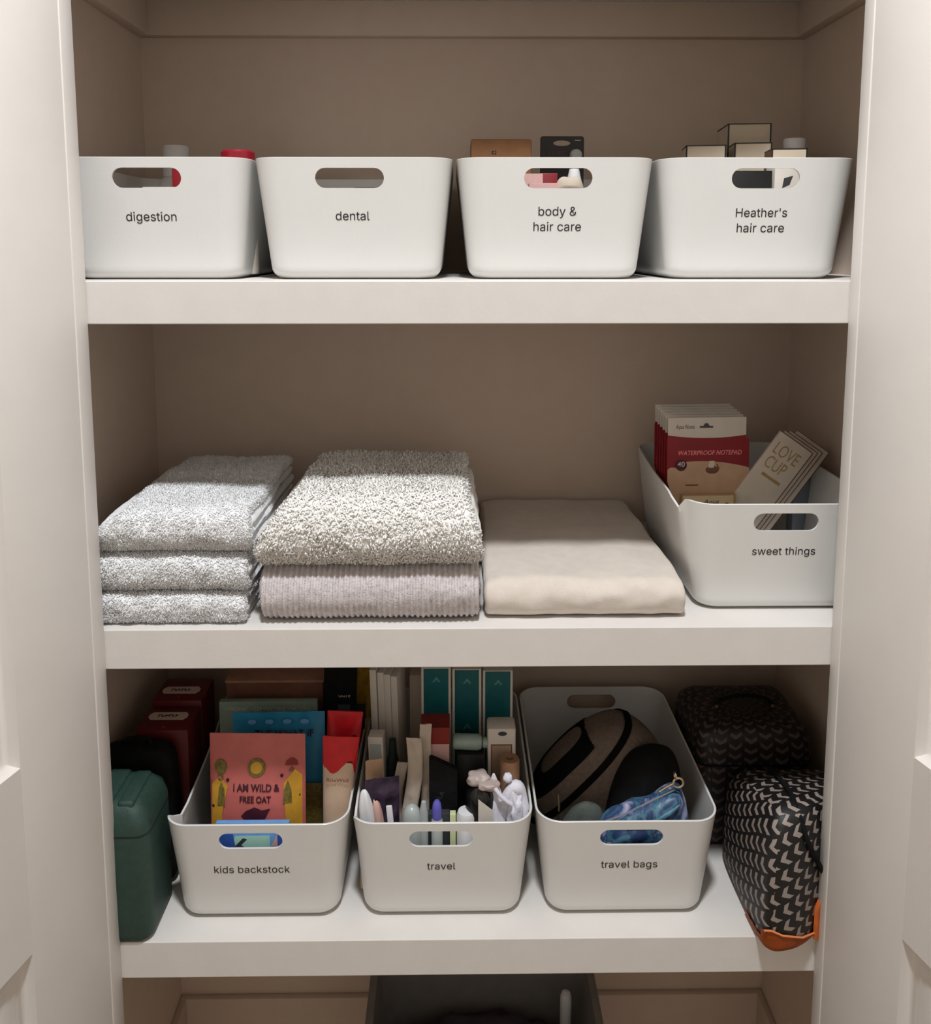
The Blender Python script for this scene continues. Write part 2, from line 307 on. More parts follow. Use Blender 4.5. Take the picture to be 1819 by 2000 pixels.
# outlines of the plain grotesque letters used on the bin labels: advance width and closed loops (x,y,x,y...), per mille of the size
GLYPHS = {
 '&': [448,[[197,-7,165,-5,136,1,110,12,88,26,69,42,54,62,43,84,36,108,34,133,36,154,40,173,47,189,58,205,70,220,85,235,101,249,120,264,140,279,216,335,223,340,230,346,237,352,243,359,249,367,255,375,259,384,261,394,262,405,260,420,255,434,245,445,233,454,219,459,201,461,189,460,178,457,168,453,159,447,151,440,145,431,141,421,138,411,137,399,138,386,141,375,145,363,152,352,159,340,169,327,179,314,191,300,204,284,438,0,364,0,171,231,121,293,108,310,96,327,87,344,81,361,77,379,75,398,77,420,82,440,91,458,102,474,117,488,134,499,154,507,176,512,200,513,224,512,246,507,266,499,283,488,297,475,308,459,317,442,322,424,324,404,323,389,320,375,315,362,309,349,301,336,291,325,281,314,269,303,256,293,154,217,135,202,121,188,110,174,103,161,98,146,97,131,98,115,102,101,109,87,118,76,130,66,143,57,158,51,175,48,193,46,213,48,232,52,251,59,269,69,286,81,301,95,315,112,327,131,336,151,343,174,348,198,349,224,408,224,406,194,403,167,397,144,389,124,380,107,371,92,361,80,353,70,345,62,333,47,315,30,294,17,271,7,246,-1,221,-5]]],
 "'": [206,[[78,318,70,509,136,509,128,318]]],
 'H': [517,[[60,0,60,509,125,509,125,289,392,289,392,509,457,509,457,0,392,0,392,232,125,232,125,0]]],
 'a': [389,[[160,-9,137,-7,115,-3,94,5,76,15,60,29,48,45,38,63,32,84,30,108,32,128,36,146,43,161,53,174,64,184,78,193,92,200,108,206,125,211,143,214,161,217,178,220,234,227,247,229,257,231,265,235,271,240,274,246,276,255,276,257,275,272,272,285,267,297,260,307,251,315,240,322,227,327,212,330,196,331,178,330,163,327,149,322,137,316,127,309,118,301,110,292,104,283,100,274,41,291,51,313,64,331,79,346,95,358,114,368,133,375,153,380,173,383,194,384,208,384,223,382,239,379,255,375,271,369,286,360,300,350,312,336,322,320,330,301,335,278,337,251,337,0,277,0,277,52,272,52,267,43,260,34,252,25,242,16,229,8,215,1,199,-4,181,-7],[170,45,192,47,211,51,228,59,242,68,254,80,263,93,270,108,274,122,276,138,276,190,272,187,267,184,259,182,251,180,241,178,231,176,200,171,175,168,161,166,147,163,134,159,122,153,112,147,103,139,97,130,93,118,92,105,93,93,96,82,102,72,109,64,119,57,130,52,142,48,156,46]]],
 'b': [424,[[229,-8,208,-7,189,-3,172,4,159,12,147,21,138,31,130,41,123,50,118,59,112,59,112,0,53,0,53,509,114,509,114,319,118,319,123,327,130,336,137,346,147,355,158,364,171,373,188,379,207,383,229,384,259,382,287,374,313,361,335,342,354,320,370,293,381,261,388,227,390,189,388,151,381,116,370,84,355,57,336,34,313,16,288,3,260,-6],[220,47,242,49,262,55,279,66,294,80,306,97,316,117,323,139,327,163,328,189,327,215,323,239,316,261,307,281,295,298,280,311,262,322,243,328,220,330,198,328,178,322,161,312,147,299,134,282,125,263,118,241,114,216,113,189,114,162,118,138,125,115,135,95,147,78,162,65,179,55,198,49]]],
 'c': [396,[[207,-8,174,-5,144,3,117,16,93,35,72,58,56,85,44,116,37,150,34,187,37,225,44,260,56,291,72,318,93,341,117,360,144,374,174,382,207,384,226,384,243,381,260,377,276,371,291,364,305,356,318,346,330,335,340,322,349,308,356,293,362,277,303,262,300,272,295,281,290,289,284,297,278,304,270,311,261,316,252,321,242,325,231,328,220,329,207,330,184,328,163,321,145,310,130,296,118,278,108,258,102,236,98,212,96,187,98,163,102,139,108,117,118,97,130,80,145,66,163,55,184,49,207,46,220,47,232,49,243,52,253,55,262,60,271,66,279,73,285,80,292,89,297,98,301,107,304,117,363,102,357,86,350,70,341,56,331,43,319,32,306,21,292,12,277,5,261,-1,244,-5,226,-7]]],
 'd': [424,[[195,-8,165,-6,137,3,111,16,89,34,70,57,55,84,43,116,36,151,34,189,36,227,43,261,55,293,70,320,89,342,112,361,137,374,165,382,196,384,218,383,237,379,253,373,267,364,278,355,287,346,295,336,301,327,306,319,311,319,311,509,372,509,372,0,313,0,313,59,307,59,301,50,295,41,287,31,277,21,266,12,252,4,236,-3,217,-7],[205,47,226,49,246,55,263,65,278,78,290,95,299,115,306,138,310,162,312,189,310,216,306,241,300,263,290,282,278,299,263,312,246,322,227,328,205,330,182,328,162,322,145,311,130,298,118,281,108,261,102,239,98,215,96,189,98,163,102,139,109,117,118,97,130,80,145,66,162,55,182,49]]],
 'e': [404,[[212,-8,177,-5,145,3,117,16,92,35,72,58,56,85,44,116,37,150,34,187,36,224,44,258,55,290,71,317,91,340,115,359,142,373,172,382,205,384,226,383,246,380,266,374,285,366,303,355,319,341,334,324,347,305,357,282,365,256,370,227,371,194,371,169,75,169,75,221,338,221,310,202,308,226,304,248,298,269,288,286,277,301,263,314,246,323,227,328,205,330,183,328,164,323,146,313,131,301,119,286,109,270,102,251,97,231,96,211,96,178,98,151,102,127,110,106,121,88,135,73,151,61,169,53,190,48,212,46,227,47,241,49,254,53,265,58,276,65,285,73,294,82,300,93,306,105,365,91,358,72,348,55,335,39,320,26,302,14,283,4,261,-3,237,-7]]],
 'g': [425,[[207,-151,180,-149,156,-146,134,-140,114,-132,97,-122,82,-110,70,-97,59,-84,51,-69,101,-41,107,-49,114,-57,122,-66,131,-74,142,-82,154,-88,169,-93,187,-96,207,-97,236,-95,261,-87,282,-75,298,-58,308,-34,311,-6,311,68,306,68,301,60,294,51,287,41,277,32,266,23,252,16,236,10,217,6,195,5,165,7,138,14,113,27,90,43,71,65,55,90,43,120,36,154,34,191,36,229,43,263,55,293,71,320,90,342,112,361,138,374,166,382,196,384,218,383,237,379,253,373,267,365,279,356,288,346,296,336,302,327,308,319,313,319,313,379,372,379,372,-9,370,-40,363,-67,350,-90,334,-109,314,-124,291,-136,265,-144,237,-149],[205,59,227,61,246,66,264,75,278,87,290,103,300,121,307,142,311,166,312,193,311,219,307,242,300,264,291,283,279,299,264,312,247,322,227,328,205,330,182,328,163,322,145,312,130,298,118,282,109,262,102,241,98,218,96,193,98,167,102,144,109,123,118,104,131,88,145,76,163,66,183,61]]],
 'h': [410,[[114,227,114,0,53,0,53,509,114,509,114,287,102,287,116,319,132,344,152,362,175,374,200,382,227,384,252,383,275,377,295,369,313,356,328,340,341,321,350,298,355,271,357,240,357,0,296,0,296,235,293,263,286,286,273,304,256,318,235,326,210,329,192,328,176,324,161,317,147,308,136,297,126,283,119,266,115,248]]],
 'i': [167,[[53,0,53,379,114,379,114,0],[84,443,73,444,63,448,54,455,47,463,43,472,41,483,43,494,47,504,54,512,63,518,73,522,84,524,95,522,105,518,114,512,121,504,125,494,126,483,125,472,121,463,114,455,105,448,95,444]]],
 'k': [381,[[53,0,53,509,114,509,114,205,284,379,360,379,196,213,372,0,294,0,154,168,114,130,114,0]]],
 'l': [189,[[139,-2,112,0,91,8,74,20,62,37,55,59,53,84,53,509,114,509,114,99,114,83,117,71,120,62,126,57,135,53,146,52,160,53,170,54,181,3,162,-1,154,-2,147,-2]]],
 'n': [410,[[114,227,114,0,53,0,53,379,112,379,112,287,102,287,116,319,132,344,152,362,175,374,200,382,227,384,252,383,275,377,295,369,313,356,328,340,341,321,350,298,355,271,357,240,357,0,296,0,296,235,293,263,286,286,273,304,256,318,235,326,210,329,192,328,176,324,161,317,147,308,136,297,126,283,119,266,115,248]]],
 'o': [415,[[207,-8,174,-5,144,3,117,16,93,35,72,58,56,85,44,116,37,150,34,187,37,225,44,260,56,291,72,318,93,341,117,360,144,374,174,382,207,384,241,382,271,374,299,360,323,341,343,318,359,291,371,260,379,225,381,187,379,150,371,116,359,85,343,58,323,35,299,16,271,3,241,-5],[207,46,231,49,252,55,270,66,285,80,298,97,307,117,314,139,318,163,319,187,318,212,314,236,307,258,298,278,285,296,270,310,252,321,231,328,207,330,184,328,163,321,145,310,130,296,118,278,108,258,102,236,98,212,96,187,98,163,102,139,108,117,118,97,130,80,145,66,163,55,184,49]]],
 'r': [259,[[53,0,53,379,112,379,112,321,115,321,124,339,137,354,152,367,171,377,191,383,213,385,229,384,243,384,243,322,230,324,223,325,215,326,207,326,190,324,174,321,159,315,146,306,135,296,126,284,119,269,115,254,114,237,114,0]]],
 's': [365,[[182,-8,157,-7,133,-3,112,3,93,12,76,24,62,38,50,54,41,73,36,94,94,107,101,87,111,72,124,60,141,52,160,47,181,45,206,47,227,53,244,62,258,74,265,88,268,103,266,115,262,126,254,136,243,144,229,150,212,155,149,170,118,180,92,192,72,208,58,227,50,249,47,274,49,295,55,314,65,332,79,347,95,360,115,370,137,378,161,383,187,384,212,383,234,379,254,372,271,363,286,352,299,339,309,324,318,308,324,290,268,277,262,291,254,304,243,316,228,325,210,331,187,333,166,331,147,326,131,317,119,305,111,292,109,277,110,264,115,253,124,243,136,235,152,229,172,223,229,209,261,200,287,187,306,171,320,153,328,131,331,107,329,85,323,65,312,47,298,31,281,18,260,6,236,-2,210,-7]]],
 't': [227,[[204,379,204,327,6,327,6,379],[65,471,126,471,126,98,127,83,130,70,136,61,144,55,156,51,170,50,185,51,202,54,213,2,207,0,200,-2,192,-3,184,-3,176,-4,168,-4,138,-1,113,7,92,21,77,41,68,64,65,93]]],
 'v': [389,[[163,0,17,379,84,379,165,155,173,132,180,110,187,87,193,64,199,42,206,21,184,21,191,42,197,64,203,87,209,110,216,132,224,155,305,379,371,379,226,0]]],
 'w': [567,[[138,0,23,379,87,379,133,214,140,190,147,164,154,137,161,107,168,75,175,41,165,41,172,74,179,105,186,135,192,163,199,189,206,214,252,379,316,379,362,214,368,189,375,163,382,136,388,106,395,75,402,41,391,41,399,75,406,106,413,135,420,163,427,189,434,214,480,379,545,379,429,0,368,0,319,172,305,225,300,243,295,262,291,280,277,338,291,338,277,280,263,225,258,207,253,189,248,172,199,0]]],
 'y': [389,[[47,-139,61,-86,71,-87,83,-89,94,-90,104,-89,113,-86,122,-81,130,-74,138,-64,145,-51,151,-36,163,-1,17,379,84,379,165,155,173,132,180,109,187,87,193,64,199,42,206,21,184,21,190,42,196,64,202,87,209,110,216,132,224,155,305,379,371,379,204,-58,196,-77,187,-93,177,-107,165,-119,153,-128,139,-136,125,-141,109,-144,91,-145,82,-145,73,-144,65,-143,57,-142,52,-140]]],
}

def vinyl_text(name, s, width, parent, loc, rot, m='ink', ext=0.012):
    cu = bpy.data.curves.new(name, 'CURVE'); cu.dimensions = '2D'; cu.fill_mode = 'BOTH'
    x = 0
    for ch in s:
        if ch == ' ': x += 195; continue
        adv, loops = GLYPHS[ch]
        for lp in loops:
            n = len(lp)//2; sp = cu.splines.new('POLY'); sp.points.add(n-1); sp.use_cyclic_u = True
            for i in range(n): sp.points[i].co = ((lp[2*i]+x)/1000, lp[2*i+1]/1000, 0, 1)
        x += adv
    t = bpy.data.objects.new('t', cu); C.objects.link(t)
    dg = bpy.context.evaluated_depsgraph_get(); dg.update()
    me = bpy.data.meshes.new_from_object(t.evaluated_get(dg)); me.name = name
    bpy.data.objects.remove(t); bpy.data.curves.remove(cu)
    xs = [v.co.x for v in me.vertices]; k = width/(max(xs)-min(xs)); cx = (max(xs)+min(xs))/2
    bm = bmesh.new(); bm.from_mesh(me)
    for v in bm.verts: v.co = Vector(((v.co.x-cx)*k*S, (v.co.y-0.26)*k*S, 0))
    r = bmesh.ops.extrude_face_region(bm, geom=list(bm.faces))
    for v in [q for q in r['geom'] if isinstance(q, bmesh.types.BMVert)]: v.co.z += ext*S
    bmesh.ops.recalc_face_normals(bm, faces=bm.faces)
    bm.to_mesh(me); bm.free(); me.materials.clear(); me.materials.append(M[m])
    o = bpy.data.objects.new(name, me); C.objects.link(o); o.parent = parent
    o.location = tuple(c*S for c in loc); o.rotation_euler = tuple(math.radians(a) for a in rot)
    return o

def cut_grid(bm, step=0.45):
    xs = [v.co.x for v in bm.verts]; zs = [v.co.z for v in bm.verts]
    for ax, lo, hi in ((0, min(xs), max(xs)), (2, min(zs), max(zs))):
        c = lo+step
        while c < hi:
            co = Vector((0, 0, 0)); co[ax] = c; no = Vector((0, 0, 0)); no[ax] = 1
            bmesh.ops.bisect_plane(bm, geom=list(bm.verts)+list(bm.edges)+list(bm.faces), plane_co=co, plane_no=no); c += step

def drape(name, poly, m, parent, cx, cz, surf, lift=0.03, label=None):
    """printed patch that follows a bulging front; surf(x, z) gives the y of the front"""
    g = G().prism([(x+cx, z+cz) for x, z in poly], -0.03, 0.0); cut_grid(g.bm)
    g.warp(lambda c: (c.x, surf(c.x, c.z)+c.y-lift, c.z))
    return obj(name, g, m, parent=parent, label=label, smooth=60)

def drape_text(name, t, width, parent, cx, cz, surf, m, height=None, lift=0.05, bold=0.0, shear=0):
    o = text_part(name, t, width, parent, (0, 0, 0), (0, 0, 0), m, height, shear, bold, ext=0.02)
    bm = bmesh.new(); bm.from_mesh(o.data)
    for v in bm.verts: v.co = Vector((v.co.x/S+cx, -v.co.z/S, v.co.y/S+cz))
    cut_grid(bm)
    for v in bm.verts: v.co = Vector((v.co.x, surf(v.co.x, v.co.z)+v.co.y-lift, v.co.z))*S
    bm.to_mesh(o.data); bm.free(); return o

def decal(name, poly, m, parent, loc=(0, 0, 0), rot=(0, 0, 0), th=0.02, label=None):
    """thin printed patch; polygon in x-z, its face towards -y"""
    return obj(name, G().prism(poly, -th, 0.0), m, loc, rot, parent, label=label, smooth=0)

def circle(cx, cz, rx, rz=None, n=24):
    rz = rz or rx
    return [(cx+rx*math.cos(2*math.pi*i/n), cz+rz*math.sin(2*math.pi*i/n)) for i in range(n)]

def rrect(hx, hy, r, nc=8, sx=8, sy=16):
    """rounded rectangle outline, counter-clockwise, same count at every size"""
    pts = []
    def seg(a, b, n):
        for i in range(n): t = i/n; pts.append((a[0]+(b[0]-a[0])*t, a[1]+(b[1]-a[1])*t))
    def arc(cx, cy, a0, n):
        for i in range(n): a = math.radians(a0+90*i/n); pts.append((cx+r*math.cos(a), cy+r*math.sin(a)))
    seg((-hx+r, -hy), (hx-r, -hy), sx); arc(hx-r, -hy+r, -90, nc)
    seg((hx, -hy+r), (hx, hy-r), sy); arc(hx-r, hy-r, 0, nc)
    seg((hx-r, hy), (-hx+r, hy), sx); arc(-hx+r, hy-r, 90, nc)
    seg((-hx, hy-r), (-hx, -hy+r), sy); arc(-hx+r, -hy+r, 180, nc)
    return pts

def capsule(cx, cz, w, h, n=10):
    r = h/2; p = []
    for i in range(n+1): a = math.radians(-90+180*i/n); p.append((cx+w/2-r+r*math.cos(a), cz+r*math.sin(a)))
    for i in range(n+1): a = math.radians(90+180*i/n); p.append((cx-w/2+r+r*math.cos(a), cz+r*math.sin(a)))
    return p

# ------------------------------------------------------------------ the room and the closet
def struct(name, x0, x1, y0, y1, z0, z1, m, bev=0.0):
    g = G().box(x0-(x0+x1)/2, x1-(x0+x1)/2, y0, y1, z0-z0, z1-z0, bev)
    return obj(name, g, m, ((x0+x1)/2, 0, z0), kind='structure')

XL, XR, YB = -49.6, 55.5, 39.5
CEIL = 166.0
struct('floor', -135, 140, -260, 52, -ZO-3, -ZO, 'floorw')
struct('ceiling', -135, 140, -260, 52, CEIL, CEIL+5, 'room')
struct('wall_closet_back', XL-6, XR+6, YB, YB+8, -ZO, CEIL, 'wall')
struct('wall_closet_left', XL-6, XL, 0.0, YB, -ZO, CEIL, 'wall')
struct('wall_closet_right', XR, XR+6, 0.0, YB, -ZO, CEIL, 'wall')
struct('wall_front_left', -135, -44.9, -3.1, 0.0, -ZO, CEIL, 'room')
struct('wall_front_right', 48.6, 140, -2.3, 0.0, -ZO, CEIL, 'room')
struct('wall_front_header', -44.9, 48.6, -2.7, -0.02, 50, CEIL, 'room')
struct('wall_room_left', -141, -135, -260, 0, -ZO, CEIL, 'room')
struct('wall_room_right', 140, 146, -260, 0, -ZO, CEIL, 'room')
struct('wall_room_back', -135, 140, -266, -260, -ZO, CEIL, 'room')
struct('trim_1', -44.9, -42.8, -3.1, -0.02, -ZO, 50, 'trimp', 0.15)
struct('trim_2', 46.2, 48.6, -2.3, -0.02, -ZO, 50, 'trimp', 0.15)
struct('trim_3', -42.8, 46.2, -2.7, -0.02, 47.5, 50, 'trimp', 0.15)
struct('baseboard_closet', XL, XR, YB-1.2, YB, -ZO, -130, 'wall', 0.2)
struct('baseboard_left', XL, XL+1.2, 0.2, YB-1.2, -ZO, -130, 'wall', 0.2)
struct('baseboard_right', XR-1.2, XR, 0.2, YB-1.2, -ZO, -130, 'wall', 0.2)

# painted cleats under the shelf above, running round the three closet walls
def cleats(zt, n):
    struct('trim_%d' % n, XL, XR, YB-1.9, YB, zt-5.3, zt, 'wall', 0.12)
    struct('trim_%d' % (n+1), XL, XL+1.9, 2.0, YB-1.9, zt-5.3, zt, 'wall', 0.12)
    struct('trim_%d' % (n+2), XR-1.9, XR, 2.0, YB-1.9, zt-5.3, zt, 'wall', 0.12)
cleats(41.9, 4)

def shelf(zt, label, deep=5.02):
    prof = [(YB, 0), (0.10, 0), (0.03, -0.03), (0, -0.10), (0, -deep+0.1), (0.05, -deep+0.02), (0.12, -deep), (2.0, -deep), (2.0, -1.9), (YB, -1.9)]
    g = G().rings([[(x, y, z) for y, z in prof] for x in (XL, XR)])
    s = obj('shelf', g, 'shelf', (0, 0, zt), label=label, cat='shelf', smooth=20)
    return s
shelf(Z1, 'thick white painted shelf with deep front edge carrying the four bins, topmost in view')
shelf(Z2, 'thick white painted shelf under the folded towels and cream sheet')
shelf(Z3, 'white painted shelf under kids backstock, travel and travel bags bins')
shelf(43.8, 'highest shelf, only its shaded underside showing at the top edge above the bins', 6.5)

# doors: raised two-panel doors folded open towards the room
def door(n, hx, hy, side, a, label=None):
    Wd, th = 44.2, 3.4
    e = empty('door_%d' % n, (hx, hy, -ZO+1.2), (0, 0, 0), kind='structure')
    # local frame: s along the leaf, t = depth into the leaf, z up
    zt = 47.0+ZO-1.2
    dirv = Vector((side*math.sin(a), -math.cos(a), 0)); nor = Vector((-side*math.cos(a), -math.sin(a), 0))
    T = Matrix(((dirv.x, -nor.x, 0, 0), (dirv.y, -nor.y, 0, 0), (0, 0, 1, 0), (0, 0, 0, 1)))
    dz = ZO-1.2
    st = 11.9; p1 = (-50.7+dz, 34+dz); p2 = (-134+dz, -72.2+dz)
    def part(name, g): return obj(name, g.xf(T), 'trimp', parent=e)
    part('stile', G().box(0, st, 0, th, 0, zt, 0.12)); part('stile', G().box(Wd-st, Wd, 0, th, 0, zt, 0.12))
    for z0, z1 in ((0, p2[0]), (p2[1], p1[0]), (p1[1], zt)):
        part('rail', G().box(st, Wd-st, 0.0, th, z0, z1))
    for z0, z1 in (p1, p2):
        prof = [(0.0, 0.0), (0.12, 0.35), (0.45, 0.85), (0.95, 1.15), (1.55, 1.2), (1.75, 0.95), (2.1, 1.05), (4.6, 0.62), (4.9, 0.55)]
        rs = [[(st+d, t, z0+d), (Wd-st-d, t, z0+d), (Wd-st-d, t, z1-d), (st+d, t, z1-d)] for d, t in prof]
        back = [(st, 2.6, z0), (Wd-st, 2.6, z0), (Wd-st, 2.6, z1), (st, 2.6, z1)]
        part('panel', G().rings([back]+rs))
    return e
door(1, -42.9, -3.15, -1, math.radians(15))
door(2, 46.3, -2.35, 1, math.radians(15))

# ------------------------------------------------------------------ bins
BW, BD, BH, BT = 24.0, 33.5, 14.5, 1.45
def bin_mesh(hx_off=0.0, notch=None):
    hx, hy, r, th = BW/2, BD/2, 3.3, 0.30
    prof = []
    rf = 1.6
    for k in range(6):
        a = math.pi/2*k/5; prof.append((rf-rf*math.cos(a), BT + rf - rf*math.sin(a)))     # (z, inset)
    for k in range(1, 13):
        z = rf + (BH-rf)*k/12; prof.append((z, BT*(1-(z-rf)/(BH-rf))))
    rings = []
    for z, i in prof: rings.append([(x, y, z) for x, y in rrect(hx-i, hy-i, max(r-0.5*i, 0.6))])
    rings[-1] = [(x, y, BH-0.06) for x, y, z in rings[-1]]
    rings.append([(x, y, BH) for x, y in rrect(hx-0.07, hy-0.07, r-0.05)])
    rings.append([(x, y, BH) for x, y in rrect(hx-th+0.07, hy-th+0.07, r-0.2)])
    for z, i in reversed(prof):
        rings.append([(x, y, max(z-0.06, 0.35) if z > 5 else max(z, 0.35)+0.0*i) for x, y in rrect(hx-i-th, hy-i-th, max(r-0.5*i-th, 0.4))])
    # keep the inner floor levels strictly ordered
    g = G(); g.rings(rings, cap0=True, cap1=True)
    bmesh.ops.remove_doubles(g.bm, verts=g.bm.verts, dist=0.0005)
    if notch:
        dx, dz, y0, wd = notch
        def fn(c):
            k = max(0, (c.z-2)/(BH-2))**1.5
            x, y, z = c
            if x < -hx+4.2:
                yy = y+hy                                        # distance behind the front rim
                s = 1/(1+math.exp(-(yy-y0)/0.28)) * max(0, 1-((yy-y0)/28)**2)
                side = min(1, max(0, (-hx+4.2-x)/2.5))
                x += dx*s*k*side
                z -= dz*math.exp(-((yy-y0-0.25)/wd)**2 if yy < y0+0.25 else -((yy-y0-0.25)/(wd*2.2)))*max(0, (c.z-9)/(BH-9))**3*side
            return (x, y, z)
        g.warp(fn)
    me = g.mesh('bin_shell', 'bin', 0)
    o = bpy.data.objects.new('tmp', me); C.objects.link(o)
    cg = G().prism(capsule(hx_off, BH-2.42, 8.2, 2.36), -hy-3, hy+3); cm = cg.mesh('cut', 'bin', 0)
    c = bpy.data.objects.new('cut', cm); C.objects.link(c)
    md = o.modifiers.new('b', 'BOOLEAN'); md.object = c; md.operation = 'DIFFERENCE'; md.solver = 'EXACT'
    dg = bpy.context.evaluated_depsgraph_get(); dg.update()
    out = bpy.data.meshes.new_from_object(o.evaluated_get(dg)); out.name = 'bin_shell'
    bpy.data.objects.remove(o); bpy.data.objects.remove(c)
    finish(out, 38)
    return out

def make_bin(x, yf, z, lines, label, group, hx=0.0, tdx=0.0, tz=7.0, notch=None, rz=0, m='bin'):
    o = bpy.data.objects.new('storage_bin', bin_mesh(hx, notch)); C.objects.link(o)
    o.location = W(x, yf+BD/2, z+0.02); o.rotation_euler.z = math.radians(rz)
    tag(o, label, 'storage bin', group)
    lean = math.degrees(math.atan(BT/BH))
    for i, (s, w) in enumerate(lines):
        zz = BH-tz-i*1.82
        yy = -BD/2 + BT*(1-max(0, (zz-1.6))/(BH-1.6)) - 0.03
        vinyl_text('lettering', s, w, o, (tdx, yy, zz), (90+lean, 0, 0))
    return o

grp1 = 'white bins in a row on the top shelf'
grp3 = 'white bins in a row on the lowest shelf'
B1 = make_bin(-36.75, 3.4, Z1, [('digestion', 6.0)], 'white plastic bin lettered digestion, cut off by the left door frame', grp1, hx=0.1, tdx=0.3, tz=6.95)
B2 = make_bin(-12.3, 3.4, Z1, [('dental', 4.05)], 'white plastic bin lettered dental, nothing standing above its rim', grp1, hx=-0.3, tdx=-0.05, tz=6.85)
B3 = make_bin(12.1, 3.4, Z1, [('body &', 4.6), ('hair care', 5.75)], 'white plastic bin lettered body & hair care, third in the top row', grp1, hx=0.2, tdx=0.2, tz=6.3)
B4 = make_bin(36.62, 3.4, Z1, [("Heather's", 6.2), ('hair care', 5.75)], "white plastic bin lettered hair care on its second line, rightmost on top shelf", grp1, hx=0.55, tdx=0.35, tz=6.45)
B5 = make_bin(41.3, 3.1, Z2, [('sweet things', 8.0)], 'white plastic bin lettered sweet things, right of the folded cream sheet', None, hx=0.1, tdx=0.1, tz=6.3, notch=(-1.35, 1.5, 3.2, 0.5))
B6 = make_bin(-26.0, 2.05, Z3, [('kids backstock', 9.8)], 'white plastic bin lettered kids backstock', grp3, hx=-0.5, tdx=-0.55, tz=6.75, notch=(1.9, 0.9, 2.9, 0.6))
B7 = make_bin(-1.92, 2.13, Z3, [('travel', 3.7)], 'white plastic bin lettered travel, crammed with cartons and toiletries', grp3, hx=-0.05, tdx=-0.05, tz=6.55, notch=(0.5, 0.9, 2.2, 0.6))
B8 = make_bin(22.44, 2.13, Z3, [('travel bags', 7.4)], 'white plastic bin lettered travel bags', grp3, hx=0.3, tdx=0.15, tz=6.5)

